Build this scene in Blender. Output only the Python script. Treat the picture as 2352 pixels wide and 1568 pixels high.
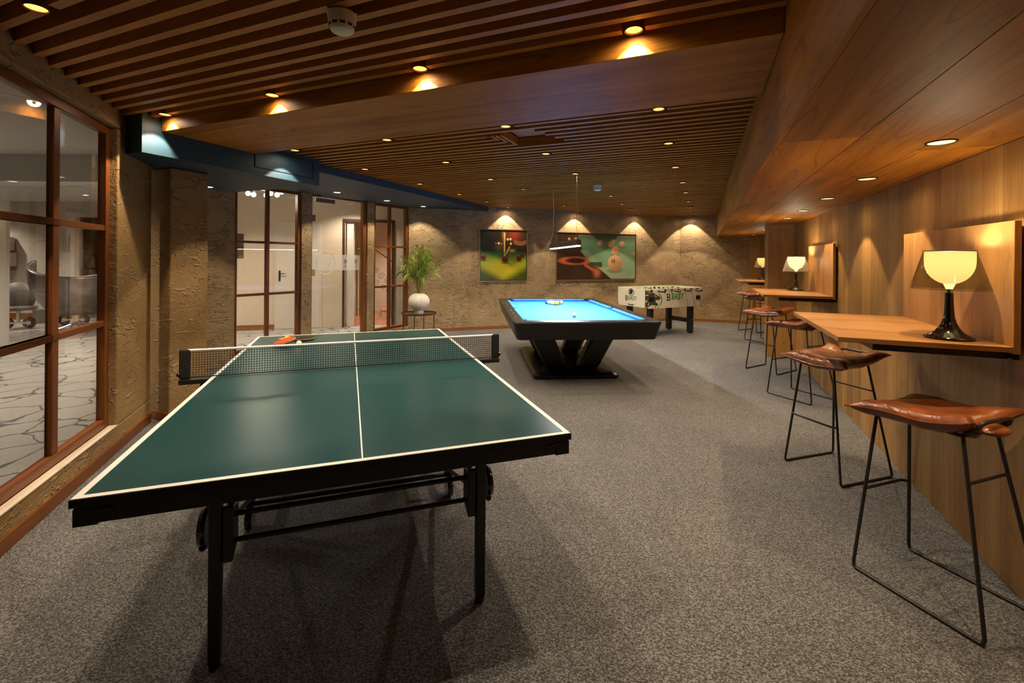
import bpy, bmesh, math, random
from mathutils import Matrix, Vector, Euler
for o in list(bpy.data.objects): bpy.data.objects.remove(o, do_unlink=True)
scene = bpy.context.scene
C = scene.collection
rnd = random.Random(7)

# ------------------------------------------------------------------ camera
F_PX, W_PX, H_PX = 1050.0, 2352.0, 1568.0
cd = bpy.data.cameras.new('camera'); cam = bpy.data.objects.new('camera', cd); C.objects.link(cam)
cd.sensor_fit = 'HORIZONTAL'; cd.sensor_width = 36.0; cd.lens = 36.0 * F_PX / W_PX
cd.shift_y = -(784.0 - 594.0) / W_PX
cd.clip_start = 0.05; cd.clip_end = 100
cam.matrix_world = Matrix.Translation((0, 0, 1.43)) @ Matrix.Rotation(math.pi / 2, 4, 'X') @ Matrix.Rotation(0.008, 4, 'Z')
scene.camera = cam

# ------------------------------------------------------------------ world, exposure, light levels
world = bpy.data.worlds.new('world'); scene.world = world; world.use_nodes = True
bg = world.node_tree.nodes['Background']; bg.inputs[0].default_value = (0.9, 0.8, 0.68, 1); bg.inputs[1].default_value = 0.02
scene.view_settings.view_transform = 'Standard'; scene.view_settings.look = 'None'
scene.view_settings.exposure = 0.0; scene.view_settings.gamma = 1.0; scene.view_settings.use_curve_mapping = False
WARM = (1.0, 0.80, 0.575)
SPOT_W = 68.0
SPILL_W = 4.0        # ceiling downlights
SOFFIT_W = 44.0      # soffit downlights over the bar tables
HALL_W = 165.0        # seen and added downlights in the hall beyond the glass

# ------------------------------------------------------------------ frame of the building: p to the right along the beam, q into the room
TH = math.radians(22.6)
EB = (math.cos(TH), -math.sin(TH)); EW = (math.sin(TH), math.cos(TH))
def PQ(p, q): return (p * EB[0] + q * EW[0], p * EB[1] + q * EW[1])
def toPQ(x, y): return (x * EB[0] + y * EB[1], x * EW[0] + y * EW[1])
LA = (-2.424, 2.175); LD = (-0.363, 0.932); LN = (0.932, 0.363)       # left wall: start, direction, normal into the room
KX, KY = -1.941, 8.713                                             # corner of the glazed wall and the picture wall
GD = (math.sin(math.radians(32)), math.cos(math.radians(32)))      # glazed wall direction
FC = PQ(-0.498, 11.6)                                              # corner of the picture wall and the end wall
SL_Z = 2.475; CEIL_Z = 2.56; SOF_Z = 1.968; P_FASC = 0.31; P_WALL = 1.262; Q_END = 11.6; Q_BACK = -1.2
def left_wall_p(q): return -3.074 - (q - 1.076) * 0.961
def pic_wall_p(q): return -5.14 + (q - 7.298) / 0.9268

# ------------------------------------------------------------------ mesh helper
class MB:
    def __init__(s): s.v = []; s.f = []; s.uv = None
    def add(s, vs, fs, M=None):
        n = len(s.v)
        s.v += [tuple(M @ Vector(v)) if M else tuple(v) for v in vs]
        s.f += [tuple(i + n for i in f) for f in fs]; return s
    def box(s, x0, x1, y0, y1, z0, z1, M=None):
        return s.add([(x0,y0,z0),(x1,y0,z0),(x1,y1,z0),(x0,y1,z0),(x0,y0,z1),(x1,y0,z1),(x1,y1,z1),(x0,y1,z1)],
              [(3,2,1,0),(4,5,6,7),(0,1,5,4),(1,2,6,5),(2,3,7,6),(3,0,4,7)], M)
    def prism(s, poly, z0, z1, M=None):
        n = len(poly); a = sum(poly[i][0]*poly[(i+1)%n][1]-poly[(i+1)%n][0]*poly[i][1] for i in range(n))
        if a < 0: poly = poly[::-1]
        vs = [(x,y,z0) for x,y in poly] + [(x,y,z1) for x,y in poly]
        fs = [tuple(range(n))[::-1], tuple(range(n, 2*n))] + [(i,(i+1)%n,(i+1)%n+n,i+n) for i in range(n)]
        return s.add(vs, fs, M)
    def lathe(s, prof, seg=24, M=None, cap=True):
        vs = []; fs = []
        for r, z in prof:
            for k in range(seg):
                a = 2*math.pi*k/seg; vs.append((r*math.cos(a), r*math.sin(a), z))
        for i in range(len(prof)-1):
            for k in range(seg):
                fs.append((i*seg+k, i*seg+(k+1)%seg, (i+1)*seg+(k+1)%seg, (i+1)*seg+k))
        if cap:
            fs.append(tuple(range(seg))[::-1]); fs.append(tuple((len(prof)-1)*seg+k for k in range(seg)))
        return s.add(vs, fs, M)
    def sphere(s, r, seg=20, rings=12, c=(0,0,0), sc=(1,1,1)):
        prof = []
        for i in range(rings+1):
            a = -math.pi/2 + math.pi*i/rings; prof.append((max(r*math.cos(a), 1e-5), r*math.sin(a)))
        return s.lathe(prof, seg, Matrix.Translation(c) @ Matrix.Diagonal((*sc,1)))
    def tube(s, pts, r, seg=8, closed=False, rad=None):
        P = [Vector(p) for p in pts]; n = len(P); vs = []; fs = []; prev = None
        for i in range(n):
            if closed: t = (P[(i+1)%n]-P[i-1]).normalized()
            elif i == 0: t = (P[1]-P[0]).normalized()
            elif i == n-1: t = (P[-1]-P[-2]).normalized()
            else: t = ((P[i+1]-P[i]).normalized()+(P[i]-P[i-1]).normalized()).normalized()
            if prev is None:
                u = t.cross(Vector((0,0,1)));
                if u.length < 1e-3: u = t.cross(Vector((1,0,0)))
            else: u = prev - t*prev.dot(t)
            u.normalize(); w = t.cross(u); prev = u; rr = rad[i] if rad else r
            for k in range(seg):
                a = 2*math.pi*k/seg; vs.append(tuple(P[i]+(u*math.cos(a)+w*math.sin(a))*rr))
        m = n if closed else n-1
        for i in range(m):
            j = (i+1)%n
            for k in range(seg): fs.append((i*seg+k, i*seg+(k+1)%seg, j*seg+(k+1)%seg, j*seg+k))
        if not closed: fs.append(tuple(range(seg))[::-1]); fs.append(tuple((n-1)*seg+k for k in range(seg)))
        return s.add(vs, fs)
    def grid(s, nx, ny, fn):
        vs = [fn(i/nx, j/ny) for j in range(ny+1) for i in range(nx+1)]
        fs = [(j*(nx+1)+i, j*(nx+1)+i+1, (j+1)*(nx+1)+i+1, (j+1)*(nx+1)+i) for j in range(ny) for i in range(nx)]
        return s.add(vs, fs)
    def mesh(s, name):
        me = bpy.data.meshes.new(name); me.from_pydata(s.v, [], s.f); me.update()
        bm = bmesh.new(); bm.from_mesh(me); bmesh.ops.recalc_face_normals(bm, faces=bm.faces); bm.to_mesh(me); bm.free()
        return me
    def build(s, name, mat, parent=None, loc=(0,0,0), rotz=0.0, smooth=False, bevel=0, bseg=2, rot=None):
        me = s.mesh(name); return mk(name, me, mat, parent, loc, rotz, smooth, bevel, bseg, rot)

def mk(name, me, mat, parent=None, loc=(0,0,0), rotz=0.0, smooth=False, bevel=0, bseg=2, rot=None):
    o = bpy.data.objects.new(name, me); C.objects.link(o)
    if mat: me.materials.clear(); me.materials.append(M[mat] if isinstance(mat, str) else mat)
    o.location = loc; o.rotation_euler = rot if rot else (0,0,rotz)
    if parent: o.parent = parent
    if smooth:
        for p in me.polygons: p.use_smooth = True
        try: me.set_sharp_from_angle(angle=math.radians(40 if smooth is True else smooth))
        except Exception: pass
    if bevel:
        b = o.modifiers.new('bevel', 'BEVEL'); b.width = bevel; b.segments = bseg; b.limit_method = 'ANGLE'; b.angle_limit = math.radians(40)
    return o
def tag(o, label, cat, group=None, kind=None):
    o['label'] = label; o['category'] = cat
    if group: o['group'] = group
    if kind: o['kind'] = kind
    return o
def struct(o, label, cat): return tag(o, label, cat, kind='structure')
def thing(name, label, cat, loc=(0,0,0), rotz=0.0, group=None):
    o = bpy.data.objects.new(name, None); C.objects.link(o); o.empty_display_size = 0.1
    o.location = loc; o.rotation_euler = (0,0,rotz); return tag(o, label, cat, group)
def dup(root, loc, rotz, label=None):
    def cp(o, par):
        c = o.copy(); C.objects.link(c); c.parent = par
        for ch in o.children: cp(ch, c)
        return c
    r = cp(root, None); r.location = loc; r.rotation_euler = (0,0,rotz)
    if label: r['label'] = label
    return r
def text_mesh(body, size, mirror=False, extrude=0.001, bold=0.0, shear=0.0, spacing=1.0):
    cu = bpy.data.curves.new('txt', 'FONT'); cu.body = body; cu.size = size; cu.extrude = extrude; cu.offset = bold
    cu.align_x = 'CENTER'; cu.align_y = 'CENTER'; cu.shear = shear; cu.space_character = spacing; cu.resolution_u = 4
    to = bpy.data.objects.new('txt', cu); C.objects.link(to)
    dg = bpy.context.evaluated_depsgraph_get(); me = bpy.data.meshes.new_from_object(to.evaluated_get(dg))
    bpy.data.objects.remove(to); bpy.data.curves.remove(cu)
    if mirror:
        me.transform(Matrix.Diagonal((-1,1,1,1))); me.flip_normals()
    return me

# ------------------------------------------------------------------ materials
M = {}
def newmat(name):
    m = bpy.data.materials.new(name); m.use_nodes = True; M[name] = m
    nt = m.node_tree; return m, nt, nt.nodes['Principled BSDF']
def N(nt, t, **kw):
    n = nt.nodes.new(t)
    for k, v in kw.items():
        if k.startswith('i_'):
            key = k[2:]; key = int(key) if key.isdigit() else key.replace('_', ' ')
            n.inputs[key].default_value = v
        else: setattr(n, k, v)
    return n
def ramp(nt, fac, stops):
    r = nt.nodes.new('ShaderNodeValToRGB'); el = r.color_ramp.elements
    while len(el) < len(stops): el.new(0.5)
    for e, (p, c) in zip(el, stops): e.position = p; e.color = (*c, 1) if len(c) == 3 else c
    nt.links.new(fac, r.inputs[0]); return r
def flat(name, col, rough=0.5, metal=0.0, emit=None, es=0.0, coat=0.0, spec=0.5, nscale=0, namp=0.0, bump=0.0, bscale=200):
    m, nt, b = newmat(name)
    b.inputs['Base Color'].default_value = (*col, 1); b.inputs['Roughness'].default_value = rough; b.inputs['Metallic'].default_value = metal
    b.inputs['Coat Weight'].default_value = coat; b.inputs['Specular IOR Level'].default_value = spec
    if emit: b.inputs['Emission Color'].default_value = (*emit, 1); b.inputs['Emission Strength'].default_value = es
    tc = N(nt, 'ShaderNodeTexCoord')
    if nscale:
        n = N(nt, 'ShaderNodeTexNoise', i_Scale=nscale, i_Detail=4.0); nt.links.new(tc.outputs['Object'], n.inputs['Vector'])
        r = ramp(nt, n.outputs['Fac'], [(0.3, tuple(c*(1-namp) for c in col)), (0.7, tuple(min(1,c*(1+namp)) for c in col))])
        nt.links.new(r.outputs[0], b.inputs['Base Color'])
    if bump:
        n = N(nt, 'ShaderNodeTexNoise', i_Scale=bscale, i_Detail=3.0); nt.links.new(tc.outputs['Object'], n.inputs['Vector'])
        bp = N(nt, 'ShaderNodeBump', i_Strength=bump, i_Distance=0.004); nt.links.new(n.outputs['Fac'], bp.inputs['Height']); nt.links.new(bp.outputs[0], b.inputs['Normal'])
    return m
def wood(name, dark, mid, light, axis, rough=0.45, vary=0.25, fig=1.0, spec=0.4):
    m, nt, b = newmat(name); L = nt.links.new
    tc = N(nt, 'ShaderNodeTexCoord'); oi = N(nt, 'ShaderNodeObjectInfo')
    sc = {'X': (0.35, 5, 5), 'Y': (5, 0.35, 5), 'Z': (5, 5, 0.35)}[axis]
    off = N(nt, 'ShaderNodeVectorMath', operation='SCALE'); off.inputs[0].default_value = (13.1, 7.7, 5.3); L(oi.outputs['Random'], off.inputs['Scale'])
    ad = N(nt, 'ShaderNodeVectorMath', operation='ADD'); L(tc.outputs['Object'], ad.inputs[0]); L(off.outputs[0], ad.inputs[1])
    mp = N(nt, 'ShaderNodeMapping'); mp.inputs['Scale'].default_value = sc; L(ad.outputs[0], mp.inputs['Vector'])
    n1 = N(nt, 'ShaderNodeTexNoise', i_Scale=1.3, i_Detail=6.0, i_Roughness=0.55, i_Distortion=0.9); L(mp.outputs[0], n1.inputs['Vector'])
    # growth rings: bands of a smooth noise
    n0 = N(nt, 'ShaderNodeTexNoise', i_Scale=0.8, i_Detail=1.0, i_Distortion=0.3); L(mp.outputs[0], n0.inputs['Vector'])
    mul = N(nt, 'ShaderNodeMath', operation='MULTIPLY', i_1=34.0); L(n0.outputs['Fac'], mul.inputs[0])
    pp = N(nt, 'ShaderNodeMath', operation='PINGPONG', i_1=1.0); L(mul.outputs[0], pp.inputs[0])
    mp2 = N(nt, 'ShaderNodeMapping'); mp2.inputs['Scale'].default_value = tuple(s*9 for s in sc); L(ad.outputs[0], mp2.inputs['Vector'])
    n2 = N(nt, 'ShaderNodeTexNoise', i_Scale=3.0, i_Detail=3.0); L(mp2.outputs[0], n2.inputs['Vector'])
    r1 = ramp(nt, n1.outputs['Fac'], [(0.25, dark), (0.5, mid), (0.75, light)])
    r0 = ramp(nt, pp.outputs[0], [(0.0, (0.42,)*3), (0.16, (0.95,)*3), (1.0, (1,)*3)])
    mx = N(nt, 'ShaderNodeMix', data_type='RGBA', blend_type='MULTIPLY'); mx.inputs[0].default_value = min(1.0, 0.55*fig)
    L(r1.outputs[0], mx.inputs[6]); L(r0.outputs[0], mx.inputs[7])
    r2 = ramp(nt, n2.outputs['Fac'], [(0.3, (0.72,)*3), (0.6, (1.05,)*3)])
    mx2 = N(nt, 'ShaderNodeMix', data_type='RGBA', blend_type='MULTIPLY'); mx2.inputs[0].default_value = 0.6
    L(mx.outputs[2], mx2.inputs[6]); L(r2.outputs[0], mx2.inputs[7])
    mr = N(nt, 'ShaderNodeMapRange'); mr.inputs[3].default_value = 1-vary; mr.inputs[4].default_value = 1+vary; L(oi.outputs['Random'], mr.inputs[0])
    mx3 = N(nt, 'ShaderNodeVectorMath', operation='SCALE'); L(mx2.outputs[2], mx3.inputs[0]); L(mr.outputs[0], mx3.inputs['Scale'])
    L(mx3.outputs[0], b.inputs['Base Color']); b.inputs['Roughness'].default_value = rough; b.inputs['Specular IOR Level'].default_value = spec
    bp = N(nt, 'ShaderNodeBump', i_Strength=0.15, i_Distance=0.002); L(n2.outputs['Fac'], bp.inputs['Height']); L(bp.outputs[0], b.inputs['Normal'])
    return m
def carpet():
    m, nt, b = newmat('carpet'); L = nt.links.new
    tc = N(nt, 'ShaderNodeTexCoord')
    mp = N(nt, 'ShaderNodeMapping'); mp.inputs['Scale'].default_value = (1, 1.7, 1); mp.inputs['Rotation'].default_value = (0,0,0.9); L(tc.outputs['Object'], mp.inputs['Vector'])
    v = N(nt, 'ShaderNodeTexVoronoi', i_Scale=165.0); L(mp.outputs[0], v.inputs['Vector'])
    n = N(nt, 'ShaderNodeTexNoise', i_Scale=115.0, i_Detail=3.0, i_Roughness=0.7); L(tc.outputs['Object'], n.inputs['Vector'])
    nb = N(nt, 'ShaderNodeTexNoise', i_Scale=2.0, i_Detail=3.0); L(tc.outputs['Object'], nb.inputs['Vector'])
    sp = N(nt, 'ShaderNodeSeparateColor'); L(v.outputs['Color'], sp.inputs[0])
    a = N(nt, 'ShaderNodeMath', operation='MULTIPLY', i_1=0.5); L(sp.outputs[0], a.inputs[0])
    c = N(nt, 'ShaderNodeMath', operation='MULTIPLY_ADD', i_1=0.9); L(n.outputs['Fac'], c.inputs[0]); L(a.outputs[0], c.inputs[2])
    c2 = N(nt, 'ShaderNodeMath', operation='MULTIPLY_ADD', i_1=0.12); L(nb.outputs['Fac'], c2.inputs[0]); L(c.outputs[0], c2.inputs[2])
    r = ramp(nt, c2.outputs[0], [(0.40, (0.021,0.0202,0.020)), (0.70, (0.075,0.072,0.069)), (1.0, (0.25,0.242,0.232))])
    L(r.outputs[0], b.inputs['Base Color']); b.inputs['Roughness'].default_value = 0.95; b.inputs['Specular IOR Level'].default_value = 0.1
    b.inputs['Sheen Weight'].default_value = 0.15
    bp = N(nt, 'ShaderNodeBump', i_Strength=0.8, i_Distance=0.006); L(c.outputs[0], bp.inputs['Height']); L(bp.outputs[0], b.inputs['Normal'])
def plaster(name, c1, c2, rough=0.6, bd=0.012):
    m, nt, b = newmat(name); L = nt.links.new
    tc = N(nt, 'ShaderNodeTexCoord')
    big = N(nt, 'ShaderNodeTexNoise', i_Scale=2.2, i_Detail=5.0, i_Roughness=0.6); L(tc.outputs['Object'], big.inputs['Vector'])
    def strokes(scale, rot, lo):
        mp = N(nt, 'ShaderNodeMapping'); mp.inputs['Rotation'].default_value = rot; mp.inputs['Scale'].default_value = (1, 1, 2.6); L(tc.outputs['Object'], mp.inputs['Vector'])
        n = N(nt, 'ShaderNodeTexNoise', i_Scale=scale, i_Detail=2.0, i_Distortion=1.1); L(mp.outputs[0], n.inputs['Vector'])
        s = N(nt, 'ShaderNodeMath', operation='SUBTRACT', i_1=0.5); L(n.outputs['Fac'], s.inputs[0])
        a = N(nt, 'ShaderNodeMath', operation='ABSOLUTE'); L(s.outputs[0], a.inputs[0])
        r = N(nt, 'ShaderNodeMapRange'); r.inputs[1].default_value = 0.0; r.inputs[2].default_value = 0.022; r.inputs[3].default_value = 1.0; r.inputs[4].default_value = 0.0; L(a.outputs[0], r.inputs[0])
        k = N(nt, 'ShaderNodeTexNoise', i_Scale=scale*0.9, i_Detail=1.0); L(tc.outputs['Object'], k.inputs['Vector'])
        kr = N(nt, 'ShaderNodeMapRange'); kr.inputs[1].default_value = lo; kr.inputs[2].default_value = lo+0.08; L(k.outputs['Fac'], kr.inputs[0])
        o = N(nt, 'ShaderNodeMath', operation='MULTIPLY'); L(r.outputs[0], o.inputs[0]); L(kr.outputs[0], o.inputs[1]); return o
    s1 = strokes(3.4, (0.5,0.6,0.3), 0.46); s2 = strokes(4.6, (-0.7,-0.5,0.9), 0.47)
    ad = N(nt, 'ShaderNodeMath', operation='ADD'); L(s1.outputs[0], ad.inputs[0]); L(s2.outputs[0], ad.inputs[1])
    fine = N(nt, 'ShaderNodeTexNoise', i_Scale=38.0, i_Detail=6.0); L(tc.outputs['Object'], fine.inputs['Vector'])
    hh = N(nt, 'ShaderNodeMath', operation='MULTIPLY_ADD', i_1=0.35); L(fine.outputs['Fac'], hh.inputs[0]); L(ad.outputs[0], hh.inputs[2])
    h2 = N(nt, 'ShaderNodeMath', operation='MULTIPLY_ADD', i_1=1.4); L(big.outputs['Fac'], h2.inputs[0]); L(hh.outputs[0], h2.inputs[2])
    r = ramp(nt, big.outputs['Fac'], [(0.3, c1), (0.68, c2)])
    mk_ = N(nt, 'ShaderNodeMix', data_type='RGBA', blend_type='MIX'); sc_ = N(nt, 'ShaderNodeMath', operation='MULTIPLY', i_1=0.30); L(ad.outputs[0], sc_.inputs[0]); L(sc_.outputs[0], mk_.inputs[0]); L(r.outputs[0], mk_.inputs[6]); mk_.inputs[7].default_value = (0.62,0.50,0.33,1)
    L(mk_.outputs[2], b.inputs['Base Color']); b.inputs['Roughness'].default_value = rough; b.inputs['Specular IOR Level'].default_value = 0.3
    bp = N(nt, 'ShaderNodeBump', i_Strength=0.9, i_Distance=bd); L(h2.outputs[0], bp.inputs['Height']); L(bp.outputs[0], b.inputs['Normal'])
def glass(name, tint=(1,1,1), ior=1.5, rough=0.0, haze=0.0):
    m, nt, b = newmat(name); L = nt.links.new; nt.nodes.remove(b)
    out = nt.nodes['Material Output']
    t = N(nt, 'ShaderNodeBsdfTransparent'); t.inputs[0].default_value = (*tint, 1)
    g = N(nt, 'ShaderNodeBsdfGlossy'); g.inputs['Roughness'].default_value = rough
    lw = N(nt, 'ShaderNodeLayerWeight', i_Blend=0.5); pw = N(nt, 'ShaderNodeMath', operation='POWER', i_1=5.0); L(lw.outputs['Facing'], pw.inputs[0])
    fr = N(nt, 'ShaderNodeMath', operation='MULTIPLY_ADD', i_1=0.94, i_2=0.035); L(pw.outputs[0], fr.inputs[0]); mx = N(nt, 'ShaderNodeMixShader')
    L(fr.outputs[0], mx.inputs[0]); L(t.outputs[0], mx.inputs[1]); L(g.outputs[0], mx.inputs[2])
    if haze:
        d = N(nt, 'ShaderNodeBsdfTranslucent'); d.inputs[0].default_value = (0.9,0.88,0.84,1); d2 = N(nt, 'ShaderNodeBsdfDiffuse'); d2.inputs[0].default_value = (0.85,0.83,0.8,1)
        md = N(nt, 'ShaderNodeMixShader'); md.inputs[0].default_value = 0.5; L(d.outputs[0], md.inputs[1]); L(d2.outputs[0], md.inputs[2])
        m2 = N(nt, 'ShaderNodeMixShader'); m2.inputs[0].default_value = haze; L(mx.outputs[0], m2.inputs[1]); L(md.outputs[0], m2.inputs[2]); L(m2.outputs[0], out.inputs[0])
    else: L(mx.outputs[0], out.inputs[0])
def lines_floor():
    m, nt, b = newmat('line_floor'); L = nt.links.new
    tc = N(nt, 'ShaderNodeTexCoord')
    n = N(nt, 'ShaderNodeTexNoise', i_Scale=1.6, i_Detail=3.0); L(tc.outputs['Object'], n.inputs['Vector'])
    vm = N(nt, 'ShaderNodeVectorMath', operation='MULTIPLY_ADD'); vm.inputs[1].default_value = (0.5,0.5,0.5); L(n.outputs['Color'], vm.inputs[0]); L(tc.outputs['Object'], vm.inputs[2])
    v = N(nt, 'ShaderNodeTexVoronoi', feature='DISTANCE_TO_EDGE', i_Scale=2.6); L(vm.outputs[0], v.inputs['Vector'])
    f = N(nt, 'ShaderNodeTexNoise', i_Scale=160.0, i_Detail=2.0); L(tc.outputs['Object'], f.inputs['Vector'])
    r = ramp(nt, v.outputs['Distance'], [(0.012, (0.05,0.048,0.045)), (0.035, (0.34,0.32,0.29))])
    r2 = ramp(nt, f.outputs['Fac'], [(0.3, (0.75,)*3), (0.7, (1.1,)*3)])
    mx = N(nt, 'ShaderNodeMix', data_type='RGBA', blend_type='MULTIPLY'); mx.inputs[0].default_value = 1.0; L(r.outputs[0], mx.inputs[6]); L(r2.outputs[0], mx.inputs[7])
    L(mx.outputs[2], b.inputs['Base Color']); b.inputs['Roughness'].default_value = 0.8
def brickwall(name, c1, c2, mort):
    m, nt, b = newmat(name); L = nt.links.new
    tc = N(nt, 'ShaderNodeTexCoord'); mp = N(nt, 'ShaderNodeMapping'); mp.inputs['Rotation'].default_value = (math.pi/2,0,0); L(tc.outputs['Object'], mp.inputs[0])
    k = N(nt, 'ShaderNodeTexBrick', i_Scale=4.0); k.inputs['Color1'].default_value = (*c1,1); k.inputs['Color2'].default_value = (*c2,1); k.inputs['Mortar'].default_value = (*mort,1)
    L(mp.outputs[0], k.inputs['Vector']); L(k.outputs[0], b.inputs['Base Color']); b.inputs['Roughness'].default_value = 0.9
def vcol(name, rough=0.35):
    m, nt, b = newmat(name); a = N(nt, 'ShaderNodeVertexColor', layer_name='print'); nt.links.new(a.outputs[0], b.inputs['Base Color'])
    b.inputs['Roughness'].default_value = rough
def leather():
    m, nt, b = newmat('leather'); L = nt.links.new
    tc = N(nt, 'ShaderNodeTexCoord')
    n = N(nt, 'ShaderNodeTexNoise', i_Scale=9.0, i_Detail=5.0, i_Distortion=0.6); L(tc.outputs['Object'], n.inputs['Vector'])
    r = ramp(nt, n.outputs['Fac'], [(0.3, (0.12,0.030,0.008)), (0.7, (0.27,0.075,0.020))])
    g = N(nt, 'ShaderNodeTexNoise', i_Scale=180.0, i_Detail=2.0); L(tc.outputs['Object'], g.inputs['Vector'])
    w = N(nt, 'ShaderNodeTexNoise', i_Scale=14.0, i_Detail=2.0, i_Distortion=1.5); L(tc.outputs['Object'], w.inputs['Vector'])
    ma = N(nt, 'ShaderNodeMath', operation='MULTIPLY_ADD', i_1=0.06); L(g.outputs['Fac'], ma.inputs[0]); L(w.outputs['Fac'], ma.inputs[2])
    bp = N(nt, 'ShaderNodeBump', i_Strength=0.35, i_Distance=0.012); L(ma.outputs[0], bp.inputs['Height'])
    L(r.outputs[0], b.inputs['Base Color']); L(bp.outputs[0], b.inputs['Normal']); b.inputs['Roughness'].default_value = 0.3

carpet(); lines_floor(); leather(); vcol('print')
plaster('plaster', (0.29,0.195,0.095), (0.39,0.272,0.145), bd=0.028)
plaster('plaster_left', (0.24,0.145,0.052), (0.32,0.20,0.08))
wood('oak_wall', (0.24,0.112,0.027), (0.34,0.175,0.05), (0.44,0.24,0.08), 'Z', 0.40, 0.16, 0.7)
wood('oak_x', (0.19,0.058,0.005), (0.37,0.135,0.011), (0.52,0.215,0.022), 'X', 0.5, 0.10, 1.2, 0.22)
wood('oak_y', (0.19,0.058,0.005), (0.37,0.135,0.011), (0.52,0.215,0.022), 'Y', 0.5, 0.14, 1.4, 0.22)
wood('slat_wood', (0.34,0.12,0.013), (0.45,0.175,0.023), (0.55,0.23,0.037), 'X', 0.5, 0.12, 0.4)
wood('bar_wood', (0.30,0.13,0.038), (0.42,0.195,0.06), (0.52,0.26,0.09), 'X', 0.35, 0.06, 0.7)
wood('bar_wood_z', (0.30,0.145,0.045), (0.42,0.21,0.07), (0.50,0.27,0.10), 'Z', 0.38, 0.06, 0.7)
wood('mahogany_z', (0.11,0.028,0.005), (0.17,0.050,0.009), (0.24,0.078,0.015), 'Z', 0.35, 0.06, 0.3)
wood('mahogany_x', (0.11,0.028,0.005), (0.17,0.050,0.009), (0.24,0.078,0.015), 'X', 0.35, 0.06, 0.3)
wood('light_frame', (0.22,0.085,0.02), (0.29,0.12,0.03), (0.36,0.16,0.045), 'X', 0.4, 0.05, 0.3)
flat('ceiling_back', (0.035,0.014,0.006), 0.8, nscale=6, namp=0.3)
flat('blue_paint', (0.014,0.046,0.070), 0.6, nscale=60, namp=0.08, bump=0.1)
flat('dark_line', (0.004,0.012,0.02), 0.7)
flat('black_metal', (0.012,0.011,0.010), 0.42, 0.0, nscale=40, namp=0.2)
flat('black_gloss', (0.006,0.006,0.006), 0.12, coat=0.6, nscale=30, namp=0.2)
flat('black_satin', (0.006,0.0056,0.005), 0.36, nscale=30, namp=0.2, bump=0.05)
flat('black_fabric', (0.010,0.009,0.008), 0.9, nscale=80, namp=0.3)
flat('table_green', (0.0045,0.047,0.052), 0.28, nscale=120, namp=0.06, bump=0.04, bscale=600, spec=0.5)
flat('line_white', (0.78,0.74,0.68), 0.4, nscale=80, namp=0.04)
flat('net_white', (0.75,0.72,0.72), 0.6, nscale=80, namp=0.04)
flat('cloth_blue', (0.014,0.19,0.56), 0.85, nscale=300, namp=0.05, bump=0.1, bscale=900)
flat('white_dot', (0.85,0.83,0.8), 0.3)
flat('ball_white', (0.86,0.83,0.76), 0.12, coat=0.5)
flat('pp_ball', (0.85,0.80,0.70), 0.4)
flat('rubber_red', (0.62,0.03,0.012), 0.5, nscale=90, namp=0.05)
flat('yellow_wood', (0.75,0.45,0.03), 0.5, nscale=20, namp=0.1)
flat('white_paint', (0.62,0.56,0.48), 0.6, nscale=20, namp=0.03)
flat('cream_wall', (0.60,0.50,0.38), 0.7, nscale=10, namp=0.03)
flat('hall_wall', (0.44,0.40,0.35), 0.7, nscale=10, namp=0.03)
flat('pink_wall', (0.50,0.38,0.29), 0.7, nscale=10, namp=0.04)
flat('grey_white', (0.55,0.53,0.50), 0.6, nscale=10, namp=0.03)
flat('beige_lam', (0.66,0.60,0.47), 0.35, nscale=30, namp=0.02)
flat('logo_dark', (0.055,0.052,0.035), 0.5); flat('logo_green', (0.05,0.32,0.03), 0.5); flat('logo_black', (0.015,0.015,0.013), 0.5)
flat('chrome', (0.7,0.68,0.64), 0.2, 1.0, nscale=30, namp=0.05); flat('brass', (0.45,0.32,0.10), 0.3, 1.0, nscale=30, namp=0.05); flat('grey_metal', (0.22,0.21,0.20), 0.4, 0.8, nscale=30, namp=0.05)
flat('steel_lamp', (0.20,0.18,0.16), 0.35, 0.9, nscale=20, namp=0.1)
flat('can_metal', (0.20,0.09,0.03), 0.4, 0.6, nscale=40, namp=0.1)
flat('lens_warm', (0.9,0.8,0.5), 0.4, emit=(1.0,0.50,0.10), es=2.2)
flat('lens_soffit', (0.9,0.85,0.7), 0.4, emit=(1.0,0.78,0.40), es=1.3)
flat('lens_white', (0.9,0.9,0.9), 0.4, emit=(1.0,0.93,0.82), es=6.0)
flat('tube_white', (0.9,0.9,0.9), 0.4, emit=(1.0,0.95,0.88), es=22.0)
def opal(name, col, es):
    m, nt, b = newmat(name); L = nt.links.new; nt.nodes.remove(b); out = nt.nodes['Material Output']
    tr = N(nt, 'ShaderNodeBsdfTranslucent'); tr.inputs[0].default_value = (*col, 1); df = N(nt, 'ShaderNodeBsdfDiffuse'); df.inputs[0].default_value = (*col, 1); em = N(nt, 'ShaderNodeEmission'); em.inputs[0].default_value = (*col, 1); em.inputs[1].default_value = es
    m1 = N(nt, 'ShaderNodeMixShader'); m1.inputs[0].default_value = 0.35; L(tr.outputs[0], m1.inputs[1]); L(df.outputs[0], m1.inputs[2]); ad = N(nt, 'ShaderNodeAddShader'); L(m1.outputs[0], ad.inputs[0]); L(em.outputs[0], ad.inputs[1]); L(ad.outputs[0], out.inputs[0])
opal('bowl_yellow', (0.48,0.435,0.30), 0.20); opal('bowl_white', (0.7,0.64,0.53), 0.9)
flat('bulb', (1,1,1), 0.4, emit=(1.0,0.86,0.62), es=40.0)
flat('pot_white', (0.72,0.66,0.55), 0.55, nscale=14, namp=0.05, bump=0.2, bscale=30)
flat('soil', (0.03,0.018,0.01), 0.95, nscale=60, namp=0.4)
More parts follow.
